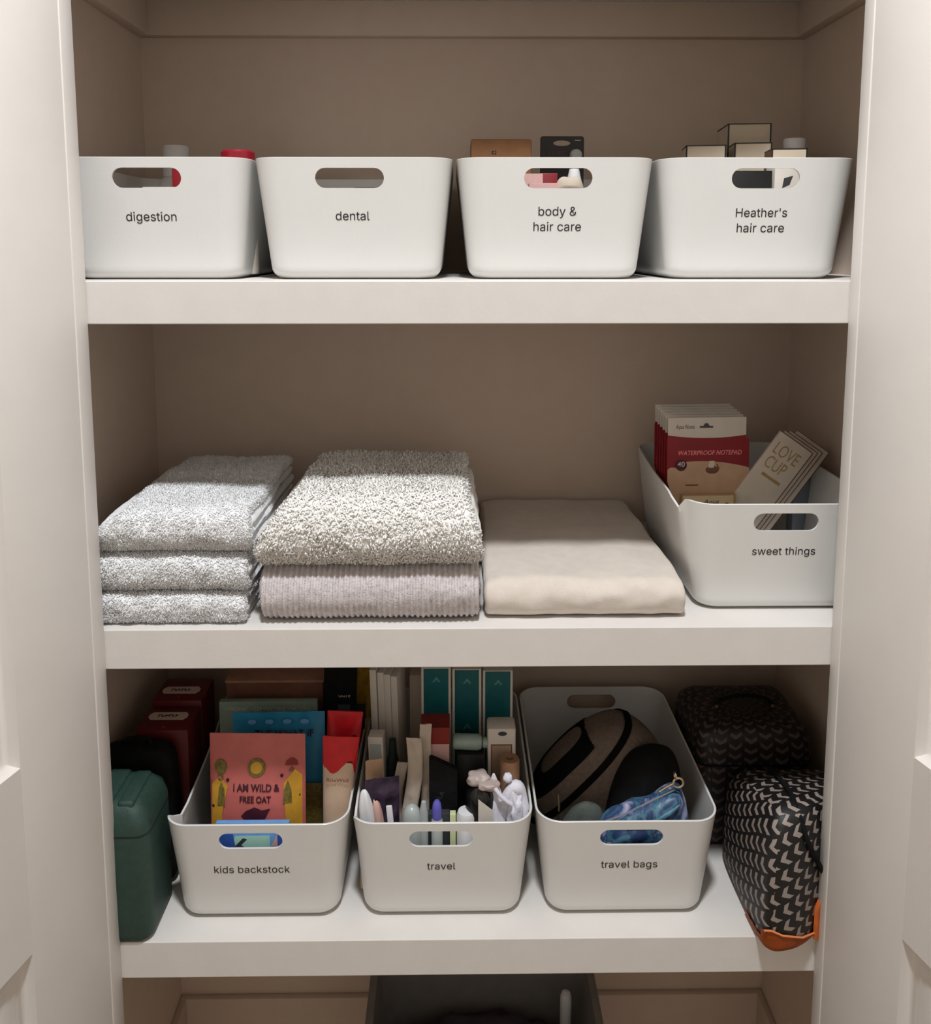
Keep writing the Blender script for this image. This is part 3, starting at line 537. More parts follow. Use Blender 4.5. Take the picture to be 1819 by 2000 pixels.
# ------------------------------------------------------------------ towels
def towel(name, x0, x1, yf, yb, zb, zt, m, label, seed, pile=0.0, rib=False, inner=True, topin=(0, 0), wob=0.35, tuft=(0.34, 0.10),
          dens=26, group=None, sag=0.25, backin=(0, 0), fine=0.10, cat='towel', lcut=0.0):
    rnd = random.Random(seed)
    H = zt-zb; nx = int((x1-x0)*(13 if rib else 5)); verts = []; faces = []
    out_pts = []
    def ribbon(t, off, ya, is_outer):
        """U-shaped ribbon: bottom leaf, front fold, top leaf"""
        zc0, zc1 = zb+off+t/2, zt-off-t/2; R = (zc1-zc0)/2; yc = ya+R+t/2
        path = []
        nl = 40; na = 22
        for i in range(nl): path.append((yb+(yc-yb)*i/nl - 0.0, zc0, 0, -1))
        for i in range(na+1):
            a = -math.pi/2 - math.pi*i/na
            path.append((yc+R*math.cos(a), (zc0+zc1)/2+R*math.sin(a), math.cos(a), math.sin(a)))
        for i in range(1, nl+1): path.append((yc+(yb-yc)*i/nl, zc1, 0, 1))
        n = len(path); base = len(verts)
        cont = [(p[0], p[1], p[2], p[3], 1) for p in path] + [(p[0], p[1], p[2], p[3], -1) for p in reversed(path)]
        nc = len(cont)
        for ix in range(nx+1):
            u = ix/nx; e = min(u, 1-u)*(x1-x0)
            k = 1.0 if e > t/2 else math.sqrt(max(0.0, 1-((t/2-e)/(t/2))**2))
            for ic, (y, z, ny, nz, sg) in enumerate(cont):
                pi = ic if ic < n else 2*n-1-ic
                ed = 1.0
                if pi < 3 or pi > n-4: ed = (0.35, 0.75, 0.93, 1)[min(pi, n-1-pi, 3)]
                yy = y + ny*sg*t/2*k*ed; zz = z + nz*sg*t/2*k*ed
                h = (z-zb)/H; d = (yy-yf)/(yb-yf)
                xa = x0 + topin[0]*h**2.2 + backin[0]*d + 0.5*wob*noise.noise((yy*.13, pi*.09+seed, 3.3+off))
                xb = x1 - topin[1]*h**2.2 - backin[1]*d + 0.5*wob*noise.noise((yy*.13, pi*.09-seed, 9.3+off))
                x = xa+(xb-xa)*u
                s = Vector((x*.16, yy*.16, seed*7.7+h*1.5))
                low = noise.noise(s)*sag
                fr = noise.noise(Vector((x*.45, zz*.6, seed*3.1)))*wob*0.45
                zz2 = zz + low*(0.15+0.85*h)
                # soft shoulders: the top droops near both ends
                ee = min(u, 1-u)*(x1-x0)
                if h > 0.5: zz2 -= 0.55*math.exp(-ee/1.1)*(h-0.5)*2*min(1, H/6)
                yy2 = yy + fr*(1 if d < .5 else .3)
                if rib: 
                    q = math.cos(2*math.pi*x/0.68)*0.13
                    yy2 += ny*sg*q; zz2 += nz*sg*q
                f = (noise.noise(Vector((x*1.7, yy*1.7, zz*1.7+seed))) + 0.6*noise.noise(Vector((x*3.6, yy*3.6, zz*3.6))))*fine
                yy2 += ny*sg*f; zz2 += nz*sg*f
                if zz2 < zb+0.03: zz2 = zb+0.03
                verts.append((x, yy2, zz2))
        for ix in range(nx):
            for ic in range(nc):
                jc = (ic+1) % nc
                faces.append((base+ix*nc+ic, base+ix*nc+jc, base+(ix+1)*nc+jc, base+(ix+1)*nc+ic))
        if is_outer: out_pts.append((base, nc, n))
    if inner:
        t = H/4.0
        ribbon(t*1.0, 0.0, yf, True); ribbon(t*0.97, t*1.02, yf+t*1.1, False)
    else:
        ribbon(H/2.02, 0.0, yf, True)
    # pile: little bent loops standing off the outer face
    if pile:
        V = np.array(verts); base, nc, n = out_pts[0]
        grid = V[base:base+(nx+1)*nc].reshape(nx+1, nc, 3)
        A = grid[:-1, :n-1]; Bx = grid[1:, :n-1]; Cc = grid[:-1, 1:n]
        area = np.linalg.norm(np.cross(Bx-A, Cc-A), axis=2)
        w = area.copy(); yv = A[:, :, 1]; zv = A[:, :, 2]
        w[(yv > yf+3) & (zv < (zb+zt)/2)] = 0
        w[yv > yf+14] *= 0.35
        tot = (w*dens).sum(); N = int(tot)
        rs = np.random.RandomState(seed)
        idx = rs.choice(w.size, N, p=(w/w.sum()).ravel()); ix, ic = np.unravel_index(idx, w.shape)
        a = rs.rand(N, 1); b = rs.rand(N, 1)
        p = A[ix, ic] + (Bx[ix, ic]-A[ix, ic])*a + (Cc[ix, ic]-A[ix, ic])*b
        nn = np.cross(Bx[ix, ic]-A[ix, ic], Cc[ix, ic]-A[ix, ic]); nn /= np.linalg.norm(nn, axis=1, keepdims=True)+1e-9
        cen = np.array([0, (yf+yb)/2+0, (zb+zt)/2]); dirc = p-cen; dirc[:, 0] = 0
        inner_pt = np.stack([p[:, 0], np.maximum(p[:, 1], yf+H/2), np.full(N, (zb+zt)/2)], 1)
        sgn = np.sign(((p-inner_pt)*nn).sum(1, keepdims=True)); nn *= sgn
        tg = rs.randn(N, 3); tg -= (tg*nn).sum(1, keepdims=True)*nn; tg /= np.linalg.norm(tg, axis=1, keepdims=True)
        bt = np.cross(nn, tg)
        L = tuft[0]*(0.6+0.8*rs.rand(N, 1))*pile; wd = tuft[1]*(0.7+0.6*rs.rand(N, 1))
        q0 = p-nn*0.03; q1 = p+nn*L*0.75+tg*L*0.15; q2 = p+nn*L*0.75+tg*L*0.75; q3 = p+nn*L*0.1+tg*L*1.05
        st = np.stack([q0-bt*wd*.4, q0+bt*wd*.4, q1-bt*wd*.5, q1+bt*wd*.5, q2-bt*wd*.45, q2+bt*wd*.45, q3-bt*wd*.2, q3+bt*wd*.2], 1).reshape(-1, 3)
        st[:, 2] = np.maximum(st[:, 2], zb+0.03)
        b0 = len(verts); verts.extend(map(tuple, st.tolist()))
        k = (np.arange(N)*8+b0)[:, None]
        fq = np.concatenate([k+np.array([[0, 1, 3, 2]]), k+np.array([[2, 3, 5, 4]]), k+np.array([[4, 5, 7, 6]])])
        faces.extend(map(tuple, fq.tolist()))
    cx, cy = (x0+x1)/2, (yf+yb)/2
    V = (np.array(verts)-np.array([cx, cy, zb]))*S
    me = bpy.data.meshes.new(name); me.from_pydata(V.tolist(), [], faces); me.materials.append(M[m]); me.shade_smooth()
    o = bpy.data.objects.new(name, me); C.objects.link(o); o.location = W(cx, cy, zb)
    return tag(o, label, cat, group)

gt = 'folded pale grey hand towels stacked on the left'
towel('folded_towel', -46.4, -25.9, 0.9, 29, Z2, -38.35, 'towel_w', 'pale grey fluffy folded towel at the bottom of the left stack', 3, 0.75, group=gt, wob=0.8, sag=0.15, dens=38)
towel('folded_towel', -46.2, -25.5, 0.9, 28.5, -38.3, -33.35, 'towel_w', 'pale grey fluffy folded towel in the middle of the left stack', 4, 0.75, group=gt, wob=0.8, sag=0.15, dens=38)
towel('folded_towel', -45.6, -24.9, 0.6, 28.5, -33.3, -27.7, 'towel_w', 'pale grey fluffy folded towel on top of the left stack', 5, 0.65, group=gt, topin=(6.2, 0.4), wob=0.7, sag=0.4, dens=38)
towel('folded_towel', -24.3, 3.0, 0.7, 27, Z2, -35.4, 'towel_r', 'grey ribbed folded bath towel underneath the fluffy oatmeal one', 6, 0.3, rib=True, wob=0.5, dens=9, sag=0.2, tuft=(0.26, 0.07), fine=0.07)
towel('folded_towel', -24.9, 3.3, 0.1, 26, -35.3, -26.5, 'towel_b', 'thick fluffy oatmeal bath towel on top of the ribbed grey one', 8, 1.0, topin=(5.5, 2.2), wob=0.6, dens=17, tuft=(0.40, 0.16), sag=0.5, backin=(0.6, 0))
towel('folded_sheet', 3.6, 29.0, 1.9, 38, Z2, -37.6, 'sheet', 'smooth cream folded sheet between the bath towels and sweet things bin', 11, 0, wob=0.5, sag=0.45, fine=0.012, backin=(0.6, 1.0), cat='sheet')

# ------------------------------------------------------------------ generic packages
def carton(name, x0, x1, y0, y1, z0, z1, m, label, cat, group=None, rot=(0, 0, 0), bev=0.08):
    cx, cy = (x0+x1)/2, (y0+y1)/2
    return obj(name, G().box(x0-cx, x1-cx, y0-cy, y1-cy, 0, z1-z0, bev, 2), m, (cx, cy, z0), rot, label=label, cat=cat, group=group)

def pouch(name, w, h, d, m, loc, rot, label, cat='pouch', seed=0, crinkle=0.12, group=None, taper=0.0, wav=0.0):
    """film pouch: flat sealed top, fuller belly"""
    nx, nz = 22, 30; F = []; B = []
    for sgn, arr in ((-1, F), (1, B)):
        for j in range(nz+1):
            v = j/nz; row = []
            for i in range(nx+1):
                u = i/nx; ed = math.sin(math.pi*u)**0.45 if 0 < u < 1 else 0
                belly = (0.35+0.65*math.sin(math.pi*min(1, v*0.9+0.1)))*(1-v**4) if v < 1 else 0
                y = sgn*(d/2*ed*belly + 0.04)
                x = (u-0.5)*w*(1-taper*(1-v))
                cr = noise.noise(Vector((x*.7, v*h*.7, seed+sgn)))*crinkle*(ed) + wav*math.sin(v*9+seed)*0.4
                row.append((x + wav*math.sin(v*7+seed*2)*0.5, y+cr, v*h + 0.05*noise.noise(Vector((x*1.5, seed, 0)))*(v)))
            arr.append(row)
    rings = []
    for j in range(nz+1): rings.append(F[j]+list(reversed(B[j])))
    return obj(name, G().rings(rings), m, loc, rot, label=label, cat=cat, group=group, smooth=60)

def bottle(name, prof, m, loc, label, cat, rot=(0, 0, 0), group=None):
    return obj(name, G().lathe(prof), m, loc, rot, label=label, cat=cat, group=group)

def superell(center, ax, e1=0.7, e2=0.7, R=None, nu=40, nv=26, seed=0, amp=0.0, sel=None, sc=1.0, fl=0.5):
    """superellipsoid; sel(nx,ny,nz) keeps a strip"""
    g = G(); R = R or Matrix.Identity(3)
    def sp(c, e): return math.copysign(abs(c)**e, c)
    P = []
    for j in range(nv+1):
        v = -math.pi/2+math.pi*j/nv; row = []
        for i in range(nu):
            u = -math.pi+2*math.pi*i/nu
            q = Vector((sp(math.cos(v), e1)*sp(math.cos(u), e2), sp(math.cos(v), e1)*sp(math.sin(u), e2), sp(math.sin(v), e1)))
            k = 1+amp*noise.noise(q*fl*3+Vector((seed, seed, 0)))
            row.append((q, R @ Vector((q.x*ax[0], q.y*ax[1], q.z*ax[2]))*k*sc + Vector(center)))
        P.append(row)
    vs = [[g.bm.verts.new(p[1]) for p in row] for row in P]
    for j in range(nv):
        for i in range(nu):
            k = (i+1) % nu
            if sel:
                qc = (P[j][i][0]+P[j+1][k][0])/2
                if not sel(qc): continue
            try: g.bm.faces.new((vs[j][i], vs[j][k], vs[j+1][k], vs[j+1][i]))
            except ValueError: pass
    if sel:
        for v in [v for v in g.bm.verts if not v.link_faces]: g.bm.verts.remove(v)
        bmesh.ops.solidify(g.bm, geom=list(g.bm.faces), thickness=0.12)
    else: bmesh.ops.remove_doubles(g.bm, verts=g.bm.verts, dist=0.001)
    return g

# ------------------------------------------------------------------ contents, top shelf
F1 = Z1+0.4
b = bottle('bottle', [(0.1, 0), (2.4, 0.05), (2.5, 0.4), (2.5, 12.2), (2.2, 13.0), (1.7, 13.4)], 'white', (-40.0, 25, F1), 'white capped bottle standing at the back of digestion bin', 'bottle')
obj('cap', G().lathe([(1.7, 0), (1.8, 0.1), (1.8, 4.2), (1.65, 4.45), (0.1, 4.5)]), 'white', (0, 0, 13.4), parent=b)
b = bottle('jar', [(0.1, 0), (2.2, 0.05), (2.3, 0.5), (2.3, 13.2), (2.0, 13.6)], 'card', (-28.1, 13, F1), 'jar with crimson lid in digestion bin beside the dental bin', 'jar')
obj('lid', G().lathe([(2.05, 0), (2.15, 0.1), (2.15, 2.0), (1.95, 2.25), (0.1, 2.3)]), 'red', (0, 0, 13.6), parent=b, label='crimson lid')
carton('carton', -38.6, -33.0, 7.5, 11.5, F1, F1+10.9, 'card', 'white carton top glimpsed through the digestion bin handle slot', 'carton')
carton('carton', -36.6, -33.6, 12.6, 17, F1, F1+13.6, 'redp', 'dark red carton glimpsed through the right of digestion handle slot', 'carton')

k = carton('cardboard_box', 2.05, 10.0, 14, 20, F1, 17.95, 'kraft', 'brown cardboard box showing above the body & hair care bin', 'box', bev=0.25)
obj('lettering', G().prism([(-0.30, 0), (0.05, 0), (0.05, 0.12), (-0.18, 0.12), (-0.18, 0.3), (0.05, 0.3), (0.05, 0.42), (-0.3, 0.42)], -0.03, 0).prism([(0.15, -0.1), (0.27, -0.1), (0.27, 0.5), (0.15, 0.5)], -0.03, 0), 'ink', (-0.95, -3, 15.6), parent=k)
h = empty('hanging_card', (14.35, 17, F1), label='black blister hang card with oval hole standing in body & hair care bin', cat='hang card')
def card_with_hole():
    g = G(); w, z0, z1 = 2.95, 0, 18.3
    outer = [(-w, z0), (w, z0), (w, z1-.35), (w-.1, z1-.1), (w-.35, z1), (-w+.35, z1), (-w+.1, z1-.1), (-w, z1-.35)]
    me = G().prism(outer, -0.04, 0.04).mesh('card', 'black', 0)
    o = bpy.data.objects.new('a', me); C.objects.link(o)
    c = bpy.data.objects.new('b', G().prism(circle(-0.05, z1-0.93, 1.15, 0.36), -1, 1).mesh('c', 'black', 0)); C.objects.link(c)
    md = o.modifiers.new('b', 'BOOLEAN'); md.object = c; md.operation = 'DIFFERENCE'
    dg = bpy.context.evaluated_depsgraph_get(); dg.update()
    out = bpy.data.meshes.new_from_object(o.evaluated_get(dg)); out.name = 'card'
    bpy.data.objects.remove(o); bpy.data.objects.remove(c); return out
obj('card', card_with_hole(), None, parent=h)
obj('blister', G().lathe([(0.85, 0), (0.8, -0.6), (0.6, -0.8), (0.05, -0.82)], axis='y'), 'frost', (1.85, -0.05, 15.75), parent=h, label='clear rounded blister')
text_part('lettering', 'LUXE', 3.0, h, (-1.0, -0.05, 16.05), m='plum', height=0.6)
obj('print', G().box(-0.4, 0.4, -0.02, 0, -0.06, 0.06), 'frost', (2.1, -0.05, 17.75), parent=h)
carton('carton', 7.2, 10.9, 8, 11, F1, 13.0, 'pinkc', 'pinkish carton at the left of body & hair care handle slot', 'carton')
carton('carton', 10.9, 13.2, 12, 15, F1, 13.4, 'redp', 'red carton seen in the middle of body & hair care handle slot', 'carton')
carton('carton', 9.0, 13.5, 5.9, 7.8, F1, 11.7, 'pinkc', 'low pale pink carton behind the body & hair care handle slot', 'carton')
obj('bottle', superell((0, 0, 0), (1.9, 1.2, 6.0), 0.5, 0.8, seed=2, amp=.05), 'paper', (14.0, 6.6, 6.5), label='taupe rounded bottle behind the body & hair care handle slot', cat='bottle')
bottle('tube', [(0.1, 0), (0.9, 0), (0.95, 11.8), (0.6, 13.3)], 'white', (15.0, 9.6, F1), 'white nozzle tube at the right of body & hair care handle slot', 'tube')

ge = 'cream cartons with black edges in the hair care bin'
def edged_box(x0, x1, y0, y1, zt, rz, label):
    cx, cy = (x0+x1)/2, (y0+y1)/2; hx, hy, hh = (x1-x0)/2, (y1-y0)/2, zt-F1
    o = obj('carton', G().box(-hx, hx, -hy, hy, 0, hh, 0.05, 1), 'cream', (cx, cy, F1), (0, 0, rz), label=label, cat='carton', group=ge)
    g = G(); t = 0.16; e = 0.03
    for sx in (-1, 1):
        g.box(sx*hx-(t if sx > 0 else e), sx*hx+(e if sx > 0 else t), -hy-e, -hy+t, 0, hh+e)
        g.box(sx*hx-(t if sx > 0 else e), sx*hx+(e if sx > 0 else t), -hy, hy, hh-t, hh+e)
    g.box(-hx-e, hx+e, -hy-e, -hy+t, hh-t*.7, hh+e); g.box(-hx-e, hx+e, hy-t, hy+e, hh-t*.7, hh+e)
    obj('border', g, 'black', parent=o, label='black edge banding', smooth=0)
    return o
edged_box(30.9, 36.0, 14.5, 19.5, 17.25, -9, 'cream black-edged carton, leftmost one above the hair care bin')
edged_box(38.3, 44.1, 20.5, 28, 20.9, -6, 'cream black-edged carton standing tallest in the hair care bin')
edged_box(37.15, 41.9, 14.3, 18.6, 17.55, -8, 'cream black-edged carton in front of the tallest one')
c = edged_box(40.1, 44.4, 9.0, 13.0, 16.2, -8, 'small cream carton with brown striped side nearest the white bottle cap')
obj('stripes', G().box(-0.05, 0.0, -1.9, 1.9, 12.5, 15.6), 'kraftd', (-2.15, 0, 0), parent=c)
b = bottle('bottle', [(0.1, 0), (2.3, 0.05), (2.5, 0.5), (2.5, 14.2), (2.2, 15.4), (1.5, 15.9)], 'white', (46.0, 17.8, F1), 'white bottle with ribbed cap at the right of hair care bin', 'bottle')
obj('cap', G().lathe([(1.35, 0), (1.42, 0.1), (1.42, 2.3), (1.3, 2.5), (0.1, 2.55)]), 'white', (0, 0, 15.6), parent=b)
carton('carton', 33.6, 38.8, 6.0, 8.6, F1, 13.2, 'black', 'black carton behind the left of hair care handle slot', 'carton')
c = carton('carton', 39.1, 42.2, 6.0, 9, F1, 13.9, 'card', 'pale grey carton behind the right of hair care handle slot', 'carton')
decal('print', [(-0.6, -0.8), (0.3, -0.4), (0.7, 0.7), (-0.4, 0.4)], 'charcoal', c, (0, -1.5, 11.5))

# ------------------------------------------------------------------ contents, sweet things bin
F2 = Z2+0.4
gn = 'waterproof notepad packs in the sweet things bin'
def notepad(i, x, y, zt):
    e = empty('notepad_pack', (x, y, F2), (-3, 0, 3), group=gn, cat='notepad pack',
              label='front waterproof notepad pack with tan pad showing' if i == 0 else
              'red and white notepad pack, %s behind the front one showing its tan pad' % ('', 'first', 'second', 'third', 'fourth', 'last')[i])
    H = zt-F2; w = 5.8
    hd = obj('header', G().box(-w+0.1, w-0.45, -0.06, 0.06, H-2.9, H), 'card', parent=e, label='white header')
    arc = lambda x: H-2.75+0.42*((x/5.6)**2) - 0.12
    pts = [(x, arc(x)) for x in np.linspace(w-0.45, -w+0.1, 13)]
    body = [(-w+2.4, H-21.6), (w, H-21.6), (w, H-3.05), (w-0.45, H-3.0)] + pts + [(-w, H-3.0), (-w, H-8.9), (-w+1.3, H-13)]
    obj('backing_card', G().prism(body, -0.13, 0.05), 'redp', parent=e, label='red backing card', smooth=0)
    if i: 
        obj('pad', G().box(-w+2.4, w-0.3, -0.55, -0.14, H-19, H-6.2), 'tan', parent=e); return e
    arc2 = [(x, H-6.1-0.62*((x)/5.6)**2 - 0.05*x) for x in np.linspace(w-0.02, -w+2.4, 14)]
    pad = [(-w+2.5, H-21.5), (w-0.02, H-21.5)] + arc2 + [(-w+1.9, H-7.0), (-w+0.5, H-6.9), (-w+0.05, H-7.2), (-w+.05, H-8.9), (-w+1.35, H-13)]
    obj('window', G().prism(pad, -0.20, -0.13), 'tan', parent=e, label='tan printed area', smooth=0)
    text_part('lettering', 'WATERPROOF NOTEPAD', 9.0, e, (0.25, -0.14, H-4.9), m='pinkt', height=0.68, shear=0.2, bold=0.022)
    text_part('lettering', 'Aqua Notes', 2.7, hd, (-3.3, -0.07, H-1.35), m='charcoal', height=0.8, shear=0.3)
    g = G().prism([(-0.95, -0.14), (0.95, -0.14), (0.95, 0.12), (0.45, 0.14), (0.2, 0.5), (-0.2, 0.5), (-0.45, 0.14), (-0.95, 0.12)], -0.03, 0)
    obj('hanging_slot', g, 'charcoal', (-0.3, -0.06, H-1.3), parent=hd)
    bd = obj('badge', G().prism(circle(0, 0, 0.80), -0.05, 0), 'plum', (-3.85, -0.20, H-6.6), parent=e)
    text_part('lettering', '40', 1.0, bd, (0, -0.05, 0.15), m='labelg', bold=0.01)
    decal('print', circle(0, 0, 0.95, 0.55), 'kraftd', e, (0.55, -0.20, H-7.3))
    decal('print', [(-0.42, 0), (0.32, 0), (0.42, 0.95), (-0.32, 0.95)], 'card', e, (0.45, -0.21, H-7.0))
    decal('print', [(0.1, -0.1), (0.32, -0.1), (0.0, 0.6), (-0.2, 0.6)], 'kraftd', e, (1.3, -0.21, H-7.1))
    decal('print', [(-0.9, -0.1), (0.9, -0.12), (0.9, 0.1), (-0.9, 0.12)], 'kraft', e, (-2.3, -0.21, H-9.4))
    p = obj('notepad', G().box(-3.9, 3.8, -0.75, -0.2, H-21, H-10.6, 0.12), 'tan2', parent=e)
    nl = obj('notepad_label', G().box(-3.7, 3.4, -0.80, -0.75, H-20, H-10.8, 0.02), 'tanl', parent=p)
    text_part('lettering', 'Aqua\nNotes', 2.6, p, (0.3, -0.81, H-12.0), m='charcoal', height=1.35, shear=0.3)
    decal('print', [(-1.45, -0.13), (1.45, -0.13), (1.45, 0.13), (-1.45, 0.13)], 'charcoal', p, (0.35, -0.81, H-12.95))
    for q in (-2.75, 2.5): obj('suction_cup', G().lathe([(0.42, 0), (0.36, -0.14), (0.1, -0.18)], axis='y'), 'charcoal', (q, -0.81, H-12.2), parent=p)
    return e
for i in range(6):
    notepad(i, 35.05-0.09*i, 14.6+1.1*i, -19.45+0.16*i)

gs = 'leaning ivory and gold slab boxes in the sweet things bin'
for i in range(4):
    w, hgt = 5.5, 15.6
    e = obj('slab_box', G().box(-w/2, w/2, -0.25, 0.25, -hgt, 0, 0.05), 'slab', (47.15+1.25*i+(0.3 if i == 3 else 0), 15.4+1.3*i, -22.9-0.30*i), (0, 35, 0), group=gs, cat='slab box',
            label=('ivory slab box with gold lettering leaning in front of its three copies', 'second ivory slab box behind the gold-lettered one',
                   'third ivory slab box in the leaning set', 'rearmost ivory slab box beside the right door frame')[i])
    obj('gap_shade', G().box(-w/2+0.3, w/2+0.38, 0.26, 0.5, -hgt, 0.12, 0.03), 'kraftd', parent=e, label='dark panel standing in for the shaded gap')  # added dark panel paints the shade in the gap between slab boxes
    if i == 0:
        text_part('lettering', 'LOVE', 3.9, e, (-0.1, -0.26, -2.1), m='gold', height=1.8)
        text_part('lettering', 'CUP', 3.2, e, (-0.4, -0.26, -4.3), m='gold', height=1.8)
        decal('print', [(-1.7, -0.2), (1.4, -0.2), (1.4, 0.25), (-1.7, 0.25)], 'gold', e, (0.3, -0.25, -6.2))
c = carton('tin', 50.0, 52.6, 22.5, 25, F2, -24.8, 'bluegrey', 'blue-grey tin at the far right inside the sweet things bin', 'tin', bev=0.5)

# ------------------------------------------------------------------ contents, kids backstock bin
F3 = Z3+0.42
o = pouch('snack_pouch', 12.9, 22.7, 2.6, 'pinkf', (-26.8, 7.0, F3), (-4, 0, -1.5), 'salmon pink snack pouch with mustard drawings at the front of kids backstock', 'pouch', 1, 0.10)
def psurf(x, z, w=12.9, h=22.7, d=2.6):
    u = min(1, max(0, x/w+0.5)); v = min(1, max(0, z/h)); ed = max(0, math.sin(math.pi*u))**0.45
    return -(d/2*ed*(0.35+0.65*math.sin(math.pi*min(1, v*0.9+0.1)))*(1-v**4)+0.04) + noise.noise(Vector((u*w*.7-w*.35, v*h*.7, 1-1)))*0.10*ed - 0.08
def pf(name, poly, m, x, z): return drape(name, poly, m, o, x, z, psurf)
def ring_(r0, r1, n=28): return circle(0, 0, r0, n=n)
pf('print', [(-1.0, -7.4), (0.9, -7.4), (0.5, -3.2), (1.3, 0.6), (0.2, 1.9), (-.9, 0.8)], 'mustard', -5.15, 15.2)
pf('print', [(-0.9, -5.2), (1.15, -5.2), (1.15, 2.4), (.2, 3.2), (-1.3, 1.4)], 'mustard', 4.95, 14.9)
pf('emblem', circle(0, 0, 1.2), 'olive', 0.0, 18.3)
drape('emblem', circle(0, 0, .78), 'mustard', o, 0.0, 18.3, psurf, 0.05)
pf('print', circle(0, 0, .85, 1.0), 'olive', -4.9, 18.3); pf('print', circle(0, 0, .4, .5), 'kraftd', -4.9, 16.9)
pf('print', [(-.85, 0), (.85, 0), (.7, .6), (0, 1.0), (-.7, .6)], 'dred', 4.7, 18.6); pf('print', [(-.45, -.6), (.45, -.6), (.1, -.1), (-.1, -.1)], 'kraftd', 4.7, 18.5)
drape('print', [(-.55, -2), (.5, -1.8), (.45, .4), (0, 1.3), (-.35, .5)], 'olive', o, -4.75, 15.0, psurf, 0.05)
drape('print', [(-.6, -1.6), (.6, -1.6), (.5, .2), (0, 1.5), (-.5, .2)], 'olive', o, 4.2, 15.2, psurf, 0.05)
drape_text('lettering', 'I AM WILD &', 6.2, o, 0.0, 15.7, psurf, 'plum', 1.0, bold=0.02)
drape_text('lettering', 'FREE OAT', 4.2, o, -0.1, 14.2, psurf, 'plum', 0.9, bold=0.02)
pf('print', [(-2.0, -0.2), (-1.1, -.9), (-.2, -1.15), (0.8, -1.0), (1.3, -.3), (1.9, .8), (.8, .6), (-.2, 1.0), (-1.3, .5)], 'plum', 0.0, 12.2)
for q in ((-5.9, 13.0), (5.9, 14.6), (3.4, 17.3), (-3.9, 16.6)): pf('print', circle(0, 0, .22, n=10), 'ink', *q)
for q in ((-2.6, 9.8), (3.8, 10.0), (-4.6, 9.6)): pf('print', circle(0, 0, .9, .5, 14), 'dred', *q)
o = pouch('snack_pouch', 12.9, 22.9, 2.4, 'blue', (-24.9, 12.2, F3), (-3, 0, 1), 'bright blue snack pouch behind the salmon pink one', 'pouch', 2, 0.2)
for q in (-3.6, -1.2, 1.3, 3.7): decal('print', circle(0, 0, .6, .35, 14), 'cobaltl', o, (q, -0.62, 21.8), th=0.05)
text_part('lettering', 'THE WHAT IF', 8.2, o, (0.9, -0.78, 20.2), (87, 0, 0), 'navy', height=1.0, bold=0.02)
obj('label_sheet', G().box(-6.0, 6.1, -0.05, 0.05, 0, 6.8, 0.04), 'olive', (0, -1.45, 6.4), (-2, 0, 0), parent=o, label='khaki lower panel')
o = carton('carton', -34.6, -20.35, 18.0, 19.0, F3, -62.0, 'sage', 'sage green carton with pale lettering along its top edge', 'carton')
text_part('lettering', '• ORGANIC  • COMPOSTABLE  • NATURAL', 12.6, o, (0, -0.52, -62.0-F3-1.15), m='sagel', height=0.62, bold=0.012)
o = carton('cardboard_box', -34.6, -20.1, 22, 34.2, F3, -61.0, 'kraftd', 'brown shoebox-like box at the back of kids backstock', 'box')
obj('lid', G().box(-7.4, 7.4, -6.2, 6.2, -0.25, 0.15, 0.08), 'kraftt', (0, 0, -61.0-F3), parent=o, label='lighter brown lid')
gk = 'red and cream squeeze tubes in kids backstock'
def squeeze(x, y, zt, w, label, writing=False):
    Ht = zt-F3; rings = []
    for j in range(25):
        v = j/24; hw = (1.2+(w/2-1.2)*v**0.8); hd = 1.5*(1-v**1.6)+0.10
        rings.append([(hw*math.cos(a)*1.0, hd*math.sin(a), 2.2+v*(Ht-2.2)) for a in np.linspace(0, 2*math.pi, 28, endpoint=False)])
    o = obj('squeeze_tube', G().rings(rings), 'creamt', (x, y, F3), (-1, 4.2, 2), label=label, cat='tube', group=gk)
    obj('cap', G().lathe([(1.15, 0), (1.2, 0.1), (1.15, 2.2)]), 'white', parent=o)
    rr = []
    for t in np.linspace(0, 1, 12):
        ring = []
        for a in np.linspace(0, 2*math.pi, 36, endpoint=False):
            drop = 4.1+0.9*math.sin(a*3+1.1)+0.7*(math.cos(a*2) > 0.3)
            z = Ht+0.02-drop*(1-t); v = (z-2.2)/(Ht-2.2); v = min(v, 1)
            hw = (1.2+(w/2-1.2)*v**0.8)+0.04; hd = 1.5*(1-v**1.6)+0.14
            ring.append((hw*math.cos(a), hd*math.sin(a), z))
        rr.append(ring)
    obj('red_band', G().rings(rr), 'redb', parent=o, label='glossy red upper end')
    if writing: text_part('lettering', 'RiteWell', 2.9, o, (-0.05, -1.12, Ht-5.6), (86, 0, 0), 'dred', height=0.5)
squeeze(-17.2, 12.6, -60.6, 4.9, 'red-topped cream squeeze tube standing behind its twin')
squeeze(-17.2, 8.8, -62.0, 4.9, 'red-topped cream squeeze tube nearest the right rim of kids backstock', True)
o = pouch('coffee_pouch', 4.9, 26.5, 2.2, 'blackm', (-18.2, 20.3, F3), (0, 2.5, 2), 'tall black pouch with grey square at the back of kids backstock', 'pouch', 5, 0.1)
text_part('lettering', 'Uncl E', 1.7, o, (0.7, -0.75, 21.7), m='card', height=0.35)
decal('print', [(-0.9, -1.2), (0.9, -1.2), (0.9, 1.2), (-0.9, 1.2)], 'charcoal', o, (0.7, -0.95, 19.3), th=0.06)
text_part('lettering', 'FRAN', 1.3, o, (0.7, -1.02, 19.3), m='black', height=0.8)
o = pouch('snack_pouch', 3.6, 22.5, 1.8, 'yellow', (-15.3, 27.0, F3), (0, 2.5, -4), 'crumpled yellow pouch squeezed beside the slim white cartons', 'pouch', 9, 0.45)
